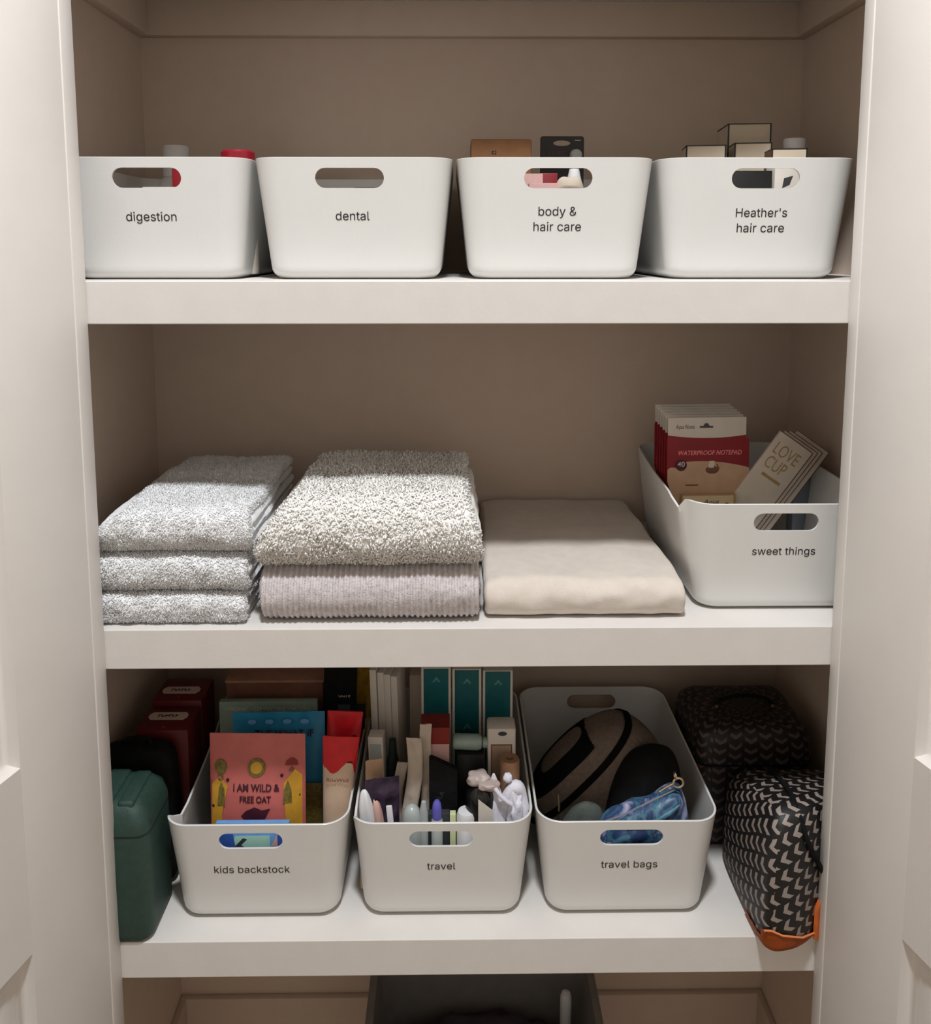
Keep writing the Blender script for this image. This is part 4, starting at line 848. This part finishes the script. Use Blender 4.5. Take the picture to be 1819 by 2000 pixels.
o = pouch('coffee_pouch', 3.6, 18.2, 1.6, 'charcoal', (-16.6, 23.6, F3), (0, 3, 0), 'dark grey pouch below the yellow one', 'pouch', 11, 0.2)
# low card seen through the handle slot
o = carton('picture_book', -31.5, -21.9, 4.9, 5.5, F3, -70.9, 'cobaltl', 'colourful little book right behind the kids backstock handle slot', 'book', rot=(3, 0, 0))
zz = -74.0-F3
decal('print', [(-2.9, -1.3), (2.2, -1.3), (2.2, 1.2), (-2.3, 1.2), (-2.7, 0.4)], 'mint', o, (0, -0.33, zz))
decal('print', [(-1.2, -1.2), (1.3, -1.2), (1.5, 0.7), (0.1, 1.3), (-.4, .2)], 'peach', o, (3.0, -0.345, zz))
decal('print', [(-1.0, -1.3), (1.1, -1.3), (1.1, 1.3), (-1.0, 1.3)], 'cobalt', o, (4.2, -0.36, zz))
decal('print', [(-1.2, -1.5), (1.3, -1.5), (0.9, 1.5), (-1.2, 1.5)], 'cobalt', o, (-3.5, -0.345, zz))
decal('print', [(-1.6, -.5), (-.3, .9), (.2, .7), (-.6, -.1), (.4, -.9), (-.7, -.6)], 'charcoal', o, (-1.0, -0.36, zz))

# ------------------------------------------------------------------ contents, travel bin
gsl = 'slim white cartons at the back of the travel bin'
for i, (x, zt) in enumerate(((-11.05, -57.3), (-9.95, -57.7), (-9.0, -58.0), (-8.0, -58.3))):
    carton('slim_carton', x-0.5, x+0.45, 18.0, 23.5, F3, zt, 'card', 'slim white carton, %s from the left in the row of four' % ('first', 'second', 'third', 'fourth')[i], 'carton', gsl, rot=(0, -1.5, -9), bev=0.06)
carton('carton', -7.1, -5.2, 23.5, 28, F3, -61.0, 'paper', 'greyish white carton between slim cartons and teal ones', 'carton')
gtl = 'teal cartons with white edges in the travel bin'
for i, (xa, xb) in enumerate(((-5.1, -0.75), (-0.55, 3.7), (3.9, 8.3))):
    zt = -56.9-0.25*i; w = xb-xa
    o = carton('teal_carton', xa, xb, 18, 22, F3, zt, 'card', ('teal carton with white edges standing behind the red-topped box', 'middle one of the three teal white-edged cartons', 'teal white-edged carton nearest the travel bags bin')[i], 'carton', gtl, bev=0.15)
    fp = obj('front_panel', G().box(-w/2+0.36, w/2-0.36, -2.05, -1.98, 0.3, zt-F3-0.15), 'teal', parent=o, label='teal front')
    hh = zt-F3
    for dz in (1.9, 8.9):
        decal('emblem', [(-0.62, -0.3), (-0.30, -0.3), (0, 0.12), (0.30, -0.3), (0.62, -0.3), (0, 0.5)], 'tealp', fp, (0.05, -2.05, hh-dz))
o = carton('carton', -4.85, -0.95, 10.2, 13.6, F3, -61.5, 'pinkc', 'pinkish white carton with a dark red top band in travel bin', 'carton')
obj('red_band', G().box(-2.0, 2.0, -1.75, 1.75, -2.35, 0.04), 'dred', (0, 0, -61.5-F3), parent=o, label='dark red band')
o = obj('pouch', G().prism([(-1.9, 0), (1.9, 0), (1.9, 17.6), (-1.55, 19.3), (-1.9, 19.2)], -0.5, 0.5), 'blackm', (-1.75, 8.2, F3), (0, 0, 0), label='black pouch with slanted top leaning on the pinkish carton', cat='pouch')
text_part('lettering', 'STILA', 2.2, o, (-0.6, -0.52, 13.6), (90, -62, 0), 'charcoal', height=0.6)
carton('carton', 0.15, 3.9, 10.8, 14.4, F3, -65.9, 'black', 'black carton carrying the lying frosted bottle', 'carton')
o = obj('frosted_bottle', G().lathe([(0.1, -2.2), (0.9, -2.15), (1.05, -1.9), (1.08, 1.3), (0.9, 1.8), (0.5, 2.0)], axis='x'), 'clearg', (1.7, 12.2, -64.8), (0, 3, 0), label='frosted green bottle lying across the black carton', cat='bottle')
obj('cap', G().lathe([(0.55, 2.0), (0.72, 2.05), (0.72, 3.2), (0.1, 3.3)], axis='x'), 'clearg', parent=o)
o = carton('carton', 4.35, 8.3, 11.2, 14.4, F3, -62.3, 'card', 'white carton with oval mark and framed wood grain panel', 'carton', bev=0.4)
hh = -62.3-F3
decal('emblem', circle(0, 0, 0.62, 0.32), 'charcoal', o, (0.1, -1.6, hh-0.75))
fr = decal('frame', [(-1.5, -9), (1.45, -9), (1.45, 0), (-1.5, 0)], 'kraftd', o, (0, -1.6, hh-2.3))
decal('print', [(-1.33, -8.9), (1.28, -8.9), (1.28, -.17), (-1.33, -.17)], 'wood', fr, (0, -0.025, 0))
obj('paper_roll', G().lathe([(0.1, 0), (1.3, 0), (1.35, 0.1), (1.35, 18.3), (1.2, 18.6), (0.5, 18.6), (0.45, 16)]), 'roll', (7.3, 8.9, F3), label='brown paper roll standing behind the white hair wrap', cat='roll')
o = bottle('pump_bottle', [(0.1, 0), (1.9, 0), (2.0, 0.3), (2.0, 15.2), (1.7, 16.0), (1.1, 16.5)], 'blackg', (3.2, 6.6, F3), 'glossy black bottle with taupe flip top in travel bin', 'bottle')
obj('flip_top', superell((0, 0, 0), (1.5, 1.2, 0.8), 0.6, 0.8, seed=4, amp=.2), 'beigep', (-0.2, 0, 17.2), parent=o)
obj('flip_top', superell((0, 0, 0), (1.35, 1.0, 0.55), 0.6, 0.8, seed=7, amp=.2), 'beigep', (1.1, -0.9, 16.9), parent=o)
# velour hair wrap: a folded cone and a knotted band
wrap = empty('hair_wrap', (6.75, 6.3, -84.17+0.4), label='crumpled white velour hair wrap at the right of travel bin', cat='hair wrap')
g = G(); rs = []
for j in range(30):
    v = j/29; rad = 1.75*(1-v)**0.75*(1-0.25*v)+0.12
    rs.append([(-1.3+(-0.45)*v+rad*(1+.22*math.sin(3*a+4*v)+.12*math.sin(5*a-3*v))*math.cos(a), 0.8*rad*(1+.2*math.sin(4*a+2))*math.sin(a)*0.9, 10+8.1*v) for a in np.linspace(0, 2*math.pi, 40, endpoint=False)])
g.rings(rs); obj('cone', g, 'plush', parent=wrap, smooth=60)
g = G(); pts = [(-1.1, -0.6, 14.9), (-0.2, -0.9, 14.3), (0.7, -0.8, 13.6)]
g.tube([Vector((1.0+1.25*math.cos(a), 0.2*math.sin(2*a), 13.3+3.4*math.sin(a)*0.85)) for a in np.linspace(-0.9, 3.6, 22)], lambda t: 0.78+0.16*math.sin(t*16), 16)
obj('band', g, 'plush', parent=wrap, smooth=60)
g = superell((1.15, -0.25, 12.6), (1.2, 1.1, 3.2), 0.9, 0.9, seed=3, amp=0.35, fl=0.9)
obj('band', g, 'plush', parent=wrap, smooth=60)
obj('knot', superell((0.1, 0, 17.5), (0.62, 0.6, 0.62), 1, 1, seed=5, amp=0.2), 'plush', parent=wrap, smooth=60)
obj('fold', G().tube([(-1.75, -1.2, 17.0), (-1.0, -1.45, 16.0), (-0.1, -1.55, 15.2), (0.5, -1.4, 14.7)], 0.3, 12), 'plush', parent=wrap, smooth=60)
# little things at the front rim
o = bottle('pen_bottle', [(0.1, 0), (0.7, 0), (0.75, 0.2), (0.75, 12.3), (0.6, 12.6)], 'frost', (-2.55, 5.2, F3), 'slim tube with violet cap at the front of travel bin', 'tube')
obj('cap', G().lathe([(0.62, 0), (0.62, 1.5), (0.52, 2.1), (0.3, 2.45), (0.05, 2.5)]), 'violet', (0, 0, 12.6), parent=o, label='violet domed cap')
o = bottle('bottle', [(0.1, 0), (1.25, 0), (1.3, 0.2), (1.3, 12.2), (1.1, 13.4), (0.7, 14.0), (0.1, 14.3)], 'frost', (-5.9, 5.6, F3), 'frosted domed bottle left of the violet cap', 'bottle')
bottle('bottle', [(0.1, 0), (0.55, 0), (0.6, 13.4), (0.3, 14.8), (0.05, 14.9)], 'frost', (-4.3, 5.4, F3), 'thin frosted bottle with pointed top', 'bottle')
bottle('bottle', [(0.1, 0), (1.25, 0), (1.3, 0.2), (1.3, 12.8), (1.1, 13.3), (0.1, 13.4)], 'white', (1.35, 5.6, F3), 'small white round-topped bottle near travel handle slot', 'bottle')
o = obj('card', G().prism([(0, 0), (3.0, 0), (1.9, 14.0), (0.0, 15.6)], -0.05, 0.05), 'card', (2.9, 4.6, F3), label='white folded card corner poking above travel bin rim', cat='card')
carton('carton', -4.9, -0.9, 6.6, 7.6, F3, -71.6, 'charcoal', 'charcoal carton behind the left of travel handle slot', 'carton')
carton('carton', -0.85, -0.05, 5.4, 6.4, F3, -70.9, 'limep', 'pale lime carton behind the travel handle slot', 'carton')
# packets and pouches on the left side
gpk = 'wavy off-white packets in the travel bin'
for i, (x, y, w, h, rz) in enumerate(((-6.7, 9.2, 2.1, 21.6, -8), (-5.0, 9.8, 1.6, 23.2, 4), (-8.5, 10.8, 1.5, 17.0, -4))):
    pouch('paper_packet', w, h, 0.9, 'paper', (x, y, F3), (0, 2.5 if i == 0 else 3, rz), ('broad wavy off-white packet left of the pinkish carton', 'taller narrow off-white packet touching the pinkish carton', 'short off-white packet beside the dark green bottle')[i], 'packet', 20+i, 0.45, gpk, wav=0.7)
o = carton('carton', -11.6, -9.5, 12.2, 14.2, F3, -64.1, 'card', 'narrow grey-white carton with small print in front of slim cartons', 'carton', rot=(0, -2, -6))
obj('label_sheet', G().box(-0.8, 0.8, -0.03, 0, -6, -1), 'frost', (0, -1.0, -64.1-F3), parent=o)
bottle('bottle', [(0.1, 0), (0.8, 0), (0.85, 0.2), (0.85, 15.4), (0.6, 16.2), (0.5, 18.5), (0.1, 18.6)], 'greend', (-9.0, 13.6, F3), 'dark green bottle between narrow carton and wavy packets', 'bottle')
pouch('zip_pouch', 4.6, 17.3, 1.9, 'purple', (-9.9, 6.7, F3), (0, 0, 12), 'purple zip pouch behind the white tube in travel bin', 'pouch', 31, 0.5)
pouch('paper_packet', 2.4, 18.6, 1.0, 'tan', (-12.0, 8.6, F3), (0, 3, 20), 'tan packet against the left wall of travel bin', 'packet', 33, 0.4, wav=0.3)
obj('tube', superell((0, 0, 7.9), (1.25, 1.0, 7.9), 0.75, 0.9, seed=8, amp=.12), 'white', (-10.6, 6.0, F3), (0, -6, 0), label='white plump tube at the left front of travel bin', cat='tube')
obj('toy_tube', superell((0, 0, 7.6), (0.7, 0.7, 7.6), 0.8, 0.9, seed=9, amp=.15), 'peach', (-9.1, 5.9, F3), (0, -6, 0), label='pink tube between the white tube and the purple pouch', cat='tube')
obj('stick', G().box(-0.4, 0.4, -0.15, 0.15, 0.1, 14.6, 0.12), 'white', (-7.6, 5.0, F3), (0, -5, 0), label='narrow white stick in front of purple pouch', cat='stick')

# ------------------------------------------------------------------ contents, travel bags bin
def frame_rot(deg): return Matrix.Rotation(math.radians(-deg), 3, 'Y')
R = frame_rot(46)
root = empty('toiletry_bag', (19.0, 17.0, F3), label='brown-grey toiletry bag with black straps inside travel bags bin', cat='toiletry bag')
cen = (1.5, 0, 9.6); ax = (10.9, 5.6, 7.4)
obj('body', superell(cen, ax, 0.75, 0.8, R, seed=1, amp=0.05), 'bagb', parent=root, smooth=60)
obj('strap', superell(cen, ax, 0.75, 0.8, R, 180, 110, seed=1, amp=0.05, sel=lambda q: 0.80 < q.z < 0.97 and -0.95 < q.x < 0.45, sc=1.015), 'blackm', parent=root, smooth=60, label='wide black strap')
obj('zipper_band', superell(cen, ax, 0.75, 0.8, R, 180, 110, seed=1, amp=0.05, sel=lambda q: 0.44 < q.z < 0.57, sc=1.015), 'blackm', parent=root, smooth=60, label='narrow black zip band')
obj('zipper_pull', G().tube([(-7.2, -7.2, 9.8), (-7.1, -7.3, 8.6), (-7.1, -7.35, 7.4)], 0.16, 8), 'steel', (2.4, 0.6, 2.4), parent=root)
obj('pouch_bag', superell((0, 0, 9.2), (4.9, 3.6, 9.1), 0.8, 0.8, Matrix.Rotation(math.radians(14), 3, 'Y'), seed=12, amp=0.06), 'blackm', (26.0, 11.6, F3+0.15), label='black soft bag in front of the brown-grey toiletry bag', cat='bag', smooth=60)
obj('cloth_pouch', superell((0, 0, 6.2), (2.8, 1.6, 6.2), 0.8, 0.8, Matrix.Rotation(math.radians(18), 3, 'Y'), seed=14, amp=0.08), 'bagg', (16.6, 8.6, F3+0.1), label='small grey-green cloth pouch at the left front of travel bags bin', cat='pouch', smooth=60)
mb = empty('marbled_pouch', (25.0, 6.6, F3), label='blue marbled zip pouch with metal ring pull in travel bags bin', cat='pouch')
def mwarp(c):
    x, y, z = c; t = (x+7)/14
    top = 10.6+5.6*max(0, min(1, t*1.15))**1.0
    z2 = z/12.0*top if z > 0 else z
    n_ = noise.noise(Vector((x*.5, y*.4, z*.5)))
    return (x+0.3*n_, y-0.9*noise.noise(Vector((x*.35, z*.35, 4)))+0.35*n_, z2+0.3*n_)
g = superell((0, 0, 6.0), (6.2, 2.4, 6.0), 0.45, 0.6, nu=64, nv=44, seed=3, amp=0.05); g.warp(mwarp)
obj('body', g, 'marble', parent=mb, smooth=60)
obj('fold', G().tube([(-2.5, -2.3, 11.4), (0.5, -2.6, 12.4), (3.0, -2.4, 13.7), (4.6, -1.9, 14.6)], lambda t: 0.45*math.sin(math.pi*(0.12+0.8*t)), 12), 'marble', parent=mb, smooth=60)
obj('zipper', G().tube([(-5.0, -0.6, 11.3), (-2.5, -0.8, 12.4), (1.5, -0.8, 14.6), (4.2, -0.5, 15.8)], 0.18, 8), 'bluegrey', parent=mb)
obj('zipper_pull', G().tube([(2.0, -0.9, 15.7), (3.0, -0.9, 16.4), (3.9, -0.9, 16.9)], 0.17, 8).torus((4.5, -0.9, 17.0), 0.66, 0.16, 'y').torus((4.1, -0.8, 17.9), 0.42, 0.12, 'x'), 'steel', parent=mb, label='pale metal ring pull')

# ------------------------------------------------------------------ beside the bins on the lowest shelf
# green case
gc = empty('green_case', (-43.9, 4.2, Z3+0.03), label='dark green hard case standing against the left door frame', cat='case')
g = G()
rs = []
for z, i in ((0, 1.0), (0.15, 0.5), (0.6, 0.1), (1.2, 0), (9.0, -0.15), (15.6, 0), (17.2, 0.45), (18.2, 1.4), (18.6, 2.6)):
    rs.append([(x, y, z) for x, y in rrect(5.15-i, 4.6-i*0.7, 1.6)])
g.rings(rs); obj('shell', g, 'green', parent=gc)
g = G()
g.box(-4.9, -2.6, -4.72, 3.2, 17.4, 18.9, 0.35, 3); g.box(-2.1, 0.6, -4.2, 3.2, 17.7, 18.95, 0.35, 3); g.box(1.2, 3.3, -3.6, 3.2, 17.5, 18.75, 0.4, 3)
obj('lid_rib', g, 'green', parent=gc)
obj('latch', G().box(-4.8, -2.7, -4.95, -4.5, 13.2, 17.9, 0.2), 'green', parent=gc)
obj('seam', G().rings([[(x, y, 14.6) for x, y in rrect(5.2, 4.65, 1.6)], [(x, y, 14.85) for x, y in rrect(5.2, 4.65, 1.6)]]), 'greend', parent=gc)
g = superell((0, 0, 9.9), (5.2, 2.0, 10.0), 0.3, 0.4, seed=21, amp=0.03)
g2 = obj('shade_filler', g, 'blackm', (-43.9, 11.3, Z3+0.06), label='black filler standing in for deep shade behind the dark green case', cat='bag', smooth=60)  # bag-shaped black filler, added for the deep shade behind the case
obj('handle', G().tube([(-2, 0, 19.6), (-1.5, 0, 20.6), (0, 0, 20.9), (1.5, 0, 20.6), (2, 0, 19.6)], 0.3, 10), 'blackm', parent=g2)  # loop on top of the added filler
gr_ = 'dark red file boxes with white label plates'
for i, (y0, y1, zt) in enumerate(((14.0, 20.2, -63.9), (20.6, 27.2, -63.2))):
    o = carton('file_box', -45.4, -37.9, y0, y1, Z3+0.02, zt, 'maroon', ('dark red label-plated box behind the black shade filler', 'dark red label-plated box nearest the back wall')[i], 'box', gr_, bev=0.4)
    hh = zt-Z3; hy = (y1-y0)/2
    oct_ = [(-2.8, -.35), (-2.35, -.95), (2.35, -.95), (2.8, -.35), (2.8, .35), (2.35, .95), (-2.35, .95), (-2.8, .35)]
    lp = obj('label_plate', G().prism(oct_, 0, 0.06, plane='xy'), 'labelg', (-0.2, 0.5-0.9*i, hh+0.0), parent=o, label='pale eight-sided label plate', smooth=0)
    g = G(); rr_ = random.Random(5+i)
    x = -1.5
    for k in range(6):
        g.box(x, x+0.18, -0.28, 0.3, 0, 0.03); g.box(x+.1, x+0.42, (0.12, -.25, -0.05)[k % 3], (0.3, -.08, 0.12)[k % 3], 0, 0.03); x += 0.5
    obj('lettering', g, 'ink', (0, 0, 0.06), parent=lp, smooth=0)
    obj('stud', G().lathe([(0.2, 0), (0.16, 0.12), (0.02, 0.15)], n=14), 'redp', (0, -2.3, hh), parent=o)

# patterned cases on the right
def loft_uv(name, levels, m, loc, parent=None, planar=999, **k):
    """levels: list of (z, outline); UV in cm: perimeter x height, caps planar"""
    me = bpy.data.meshes.new(name); V = []; F = []; n = len(levels[0][1])
    for z, o_ in levels: V += [(p[0]*S, p[1]*S, z*S) for p in o_]
    L_ = [0]
    ref = levels[len(levels)//2][1]
    for i in range(n): a, b = ref[i], ref[(i+1) % n]; L_.append(L_[-1]+math.dist(a, b))
    H_ = [0]
    for i in range(1, len(levels)):
        a, b = levels[i-1], levels[i]
        H_.append(H_[-1]+math.dist((a[0], a[1][0][0], a[1][0][1]), (b[0], b[1][0][0], b[1][0][1])))
    UV = []
    for j in range(len(levels)-1):
        for i in range(n):
            k2 = (i+1) % n
            F.append((j*n+i, j*n+k2, (j+1)*n+k2, (j+1)*n+i))
            if j >= planar: UV += [(p_[0]+30, p_[1]) for p_ in (levels[j][1][i], levels[j][1][k2], levels[j+1][1][k2], levels[j+1][1][i])]
            else: UV += [(L_[i], H_[j]), (L_[i+1], H_[j]), (L_[i+1], H_[j+1]), (L_[i], H_[j+1])]
    t = len(levels)-1
    F.append(tuple(range(n-1, -1, -1))); UV += [(levels[0][1][i][0], levels[0][1][i][1]) for i in range(n-1, -1, -1)]
    F.append(tuple(t*n+i for i in range(n))); UV += [(levels[t][1][i][0], levels[t][1][i][1]) for i in range(n)]
    me.from_pydata(V, [], F); uv = me.uv_layers.new(name='UVMap')
    for i, c in enumerate(UV): uv.data[i].uv = c
    me.materials.append(M[m]); finish(me, 50)
    return obj(name, me, None, loc, parent=parent, **k)

vc = empty('vanity_case', (43.8, 23.4, Z3+0.02), label='dark chevron-patterned vanity case with top handle in the back right corner', cat='case')
lv = []
for z, i in ((0, .6), (.3, .15), (.8, 0), (9, 0), (15.8, .1), (17.2, .5), (18.0, 1.2), (18.3, 2.2)): lv.append((z, rrect(8.75-i, 7.1-i, 2.2, 8, 10, 10)))
for s_ in (0.75, 0.5, 0.25, 0.02): lv.append((18.3+0.01*(1-s_), [(x*s_, y*s_) for x, y in rrect(6.55, 4.9, 1.2, 8, 10, 10)]))
loft_uv('body', lv, 'chev2', (0, 0, 0), parent=vc)
obj('handle', G().tube([(-4.0, -0.3, 18.4), (-3.4, -0.6, 19.3), (-1.5, -0.9, 20.0), (0.3, -1.0, 20.2), (2.1, -0.9, 20.0), (4.0, -0.6, 19.3), (4.6, -0.3, 18.4)], 0.55, 12, flat=0.5), 'blackm', parent=vc)
for x in (-4.0, 4.6): obj('stud', G().lathe([(0.3, 0), (0.25, 0.3), (0.02, 0.35)], n=14), 'kraft', (x, -0.9, 18.3), parent=vc)
obj('seam', G().rings([[(x, y, 12.6) for x, y in rrect(8.8, 7.15, 2.2)], [(x, y, 12.9) for x, y in rrect(8.8, 7.15, 2.2)]]), 'blackm', parent=vc)

db = empty('duffel_bag', (46.4, 6.5, Z3+0.02), label='black duffel bag with beige chevrons and orange leather corner beside the right door frame', cat='bag')
# plan outline (local): slanted front face so that it clears the jamb, rounded corners
base = [(-7.4, -9.3), (-6.2, -9.7), (-3.0, -8.9), (0.6, -6.1), (4.5, -3.9), (7.3, -2.6), (8.2, -1.2), (8.3, 3), (8.3, 6.6), (7.6, 8.1), (5, 8.5), (0, 8.6), (-5, 8.5), (-7.6, 7.9), (-8.2, 6.4), (-8.3, 2), (-8.2, -4), (-8.0, -8.2)]
def smooth_poly(p, it=2):
    for _ in range(it):
        q = []
        for i in range(len(p)):
            a, b = p[i], p[(i+1) % len(p)]
            q += [(a[0]*.75+b[0]*.25, a[1]*.75+b[1]*.25), (a[0]*.25+b[0]*.75, a[1]*.25+b[1]*.75)]
        p = q
    return p
base = smooth_poly(base, 2)
def lev(z, sc, dx=0, dy=0): return (z, [(x*sc+dx, y*sc+dy) for x, y in base])
lv = [lev(0, .90, 0, .3), lev(.3, .95, 0, .1), lev(1.0, .985), lev(2.5, 1.0), lev(6, 1.0), lev(10, 1.0), lev(13, .985, .1, .1), lev(15, .96, .2, .2), lev(16.6, .91, .3, .3), lev(17.6, .83, .4, .4), lev(18.1, .7, .5, .5), lev(18.35, .45, .5, .5), lev(18.4, .2, .5, .5), lev(18.42, .02, .5, .5)]
def slump(x, y, z): return z*(1-0.0175*max(0.0, y+5.5)*min(1, z/8))
duf = loft_uv('body', lv, 'chev', (0, 0, 0), parent=db, planar=9)
for v in duf.data.vertices: v.co.z = slump(v.co.x/S, v.co.y/S, v.co.z/S)*S
# leather corner: the lower front-left of the body, offset outward
def patch(name, sel, m, off, label=None):
    g = G(); vs = {}
    n = len(base)
    dense = []
    for j in range(len(lv)-1):
        for t in np.linspace(0, 1, 8, endpoint=False):
            z = lv[j][0]*(1-t)+lv[j+1][0]*t
            dense.append((z, [(a[0]*(1-t)+b[0]*t, a[1]*(1-t)+b[1]*t) for a, b in zip(lv[j][1], lv[j+1][1])]))
    for j in range(len(dense)-1):
        for i in range(n):
            k = (i+1) % n
            P = [(dense[j], i), (dense[j], k), (dense[j+1], k), (dense[j+1], i)]
            cxy = [p[0][1][p[1]] for p in P]; zz_ = [p[0][0] for p in P]
            if not sel(sum(c[0] for c in cxy)/4, sum(c[1] for c in cxy)/4, sum(zz_)/4): continue
            f = []
            for (d_, ii), q in zip(P, ((j, i), (j, k), (j+1, k), (j+1, i))):
                if q not in vs:
                    x, y = d_[1][ii]; v = Vector((x, y, 0)).normalized()*off
                    vs[q] = g.bm.verts.new((x+v.x, y+v.y, max(d_[0]-off*0.2, 0.0)))
                f.append(vs[q])
            g.bm.faces.new(f)
    bmesh.ops.solidify(g.bm, geom=list(g.bm.faces), thickness=0.1)
    return obj(name, g, m, parent=db, label=label, smooth=60)
patch('leather_corner', lambda x, y, z: y < -3 and z < 3.6-(x+7.6)*0.36-2.2*max(0, -x-7.0)*(1 if y > -8 else 0.4), 'orange', 0.16, 'orange leather corner')
obj('piping', G().tube([(-7.9, -9.2, 3.2), (-7.2, -9.7, 3.6), (-5.8, -9.8, 3.0), (-3.0, -9.0, 2.0), (-0.5, -7.2, 1.1), (1.6, -5.8, 0.4)], 0.13, 8), 'stitch', parent=db)
obj('zipper', G().tube([(-1.9, 6.2, 14.7), (-2.3, 3.0, 15.9), (-2.8, -1.0, 17.2), (-3.2, -4.0, 18.0), (-3.4, -6.0, 17.9), (-3.3, -7.6, 17.0), (-2.9, -8.5, 15.2), (-2.1, -8.5, 13.4), (-0.9, -7.8, 11.2), (0.3, -6.9, 9.0), (1.3, -6.1, 7.0)], 0.34, 10), 'blackm', parent=db)
obj('handle_tab', G().prism([(-0.4, 0), (0.7, 0.2), (0.9, 4.6), (0.2, 5.2), (-0.4, 4.2)], -0.25, 0.25), 'orange', (-0.4, -7.35, 0.4), (0, 0, 34), parent=db, label='orange leather tab')

# ------------------------------------------------------------------ laundry basket on the floor
lb = empty('laundry_basket', (4.3, 20, -ZO+0.02), label='grey laundry basket on the closet floor below the lowest shelf', cat='laundry basket')
rs = []
Hb = 41.5
for z, i in ((0, 3.0), (0.5, 2.6), (20, 1.4), (Hb-2, 0.2), (Hb-1.2, 0.1), (Hb-0.9, -0.7), (Hb-0.2, -0.8), (Hb, -0.4)): rs.append([(x, y, z) for x, y in rrect(17.7-i, 13.0-i, 4.4)])
rs.append([(x, y, Hb) for x, y in rrect(17.7-0.4, 13-0.4, 4.2)])
for z, i in ((Hb-2, 0.6), (20, 1.9), (1.0, 3.2)): rs.append([(x, y, z) for x, y in rrect(17.7-i, 13.0-i, 4.2)])
obj('tub', G().rings(rs), 'greyk', parent=lb)
g = superell((0, 0, 0), (14.8, 10.2, 9), 0.6, 0.7, seed=5, amp=0.22, fl=1.2, nu=60, nv=40)
obj('laundry', g, 'darkc', (4.3, 20, -ZO+26), label='dark crumpled laundry heaped in the grey laundry basket', cat='laundry', smooth=60)
o = obj('bottle_brush', G().lathe([(0.1, -20), (0.85, -20), (0.95, -3), (0.95, -0.9), (0.7, -0.25), (0.05, 0)]), 'white', (18.0, 26.5, -117.6), label='white rounded handle standing up in the grey laundry basket', cat='handle')

# ------------------------------------------------------------------ ceiling lamp in the room
LX, LY = 2.0, -85.0
lamp = empty('ceiling_light', (LX, LY, CEIL-0.05), label='round recessed ceiling light in the hallway ceiling', cat='ceiling light')
obj('rim', G().lathe([(7.4, 0), (9.2, 0), (9.2, -0.5), (7.6, -0.7), (7.4, -0.3)]), 'trim_fix', parent=lamp)
obj('diffuser', G().lathe([(0.1, 0.0), (7.3, 0.0), (7.3, -0.1), (0.1, -0.1)]), 'glow', parent=lamp)
ld = bpy.data.lights.new('ceiling_lamp', 'AREA'); ld.shape = 'DISK'; ld.size = 0.2; ld.energy = 46.5; ld.color = (0.93, 0.965, 1.0)
lo = bpy.data.objects.new('ceiling_lamp', ld); C.objects.link(lo); lo.location = W(LX, LY, CEIL-1.2)
lo.parent = None
w = bpy.data.worlds.new('World'); scene.world = w; w.use_nodes = True
w.node_tree.nodes['Background'].inputs[0].default_value = (1.0, 0.93, 0.86, 1); w.node_tree.nodes['Background'].inputs[1].default_value = 0.02

# ------------------------------------------------------------------ camera
f, cy0, pitch, yaw, roll = 1638.55, 673.25, .11640, .0119, .0004
cd = bpy.data.cameras.new('camera'); cam = bpy.data.objects.new('camera', cd); C.objects.link(cam)
cd.sensor_fit = 'HORIZONTAL'; cd.sensor_width = 36; cd.lens = 36*f/1819
cd.shift_y = -(1000-cy0)/1819; cd.clip_start = 0.01
Rv = Vector((math.cos(yaw), -math.sin(yaw), 0)); Fv = Vector((math.sin(yaw)*math.cos(pitch), math.cos(yaw)*math.cos(pitch), -math.sin(pitch)))
Uv = Rv.cross(Fv)
cam.matrix_world = Matrix(((Rv.x, Uv.x, -Fv.x, 0), (Rv.y, Uv.y, -Fv.y, -97.9*S), (Rv.z, Uv.z, -Fv.z, (3.98+ZO)*S), (0, 0, 0, 1)))
scene.camera = cam
vs = scene.view_settings
vs.view_transform = 'Standard'; vs.look = 'None'; vs.gamma = 1; vs.use_curve_mapping = False; vs.exposure = 0.0
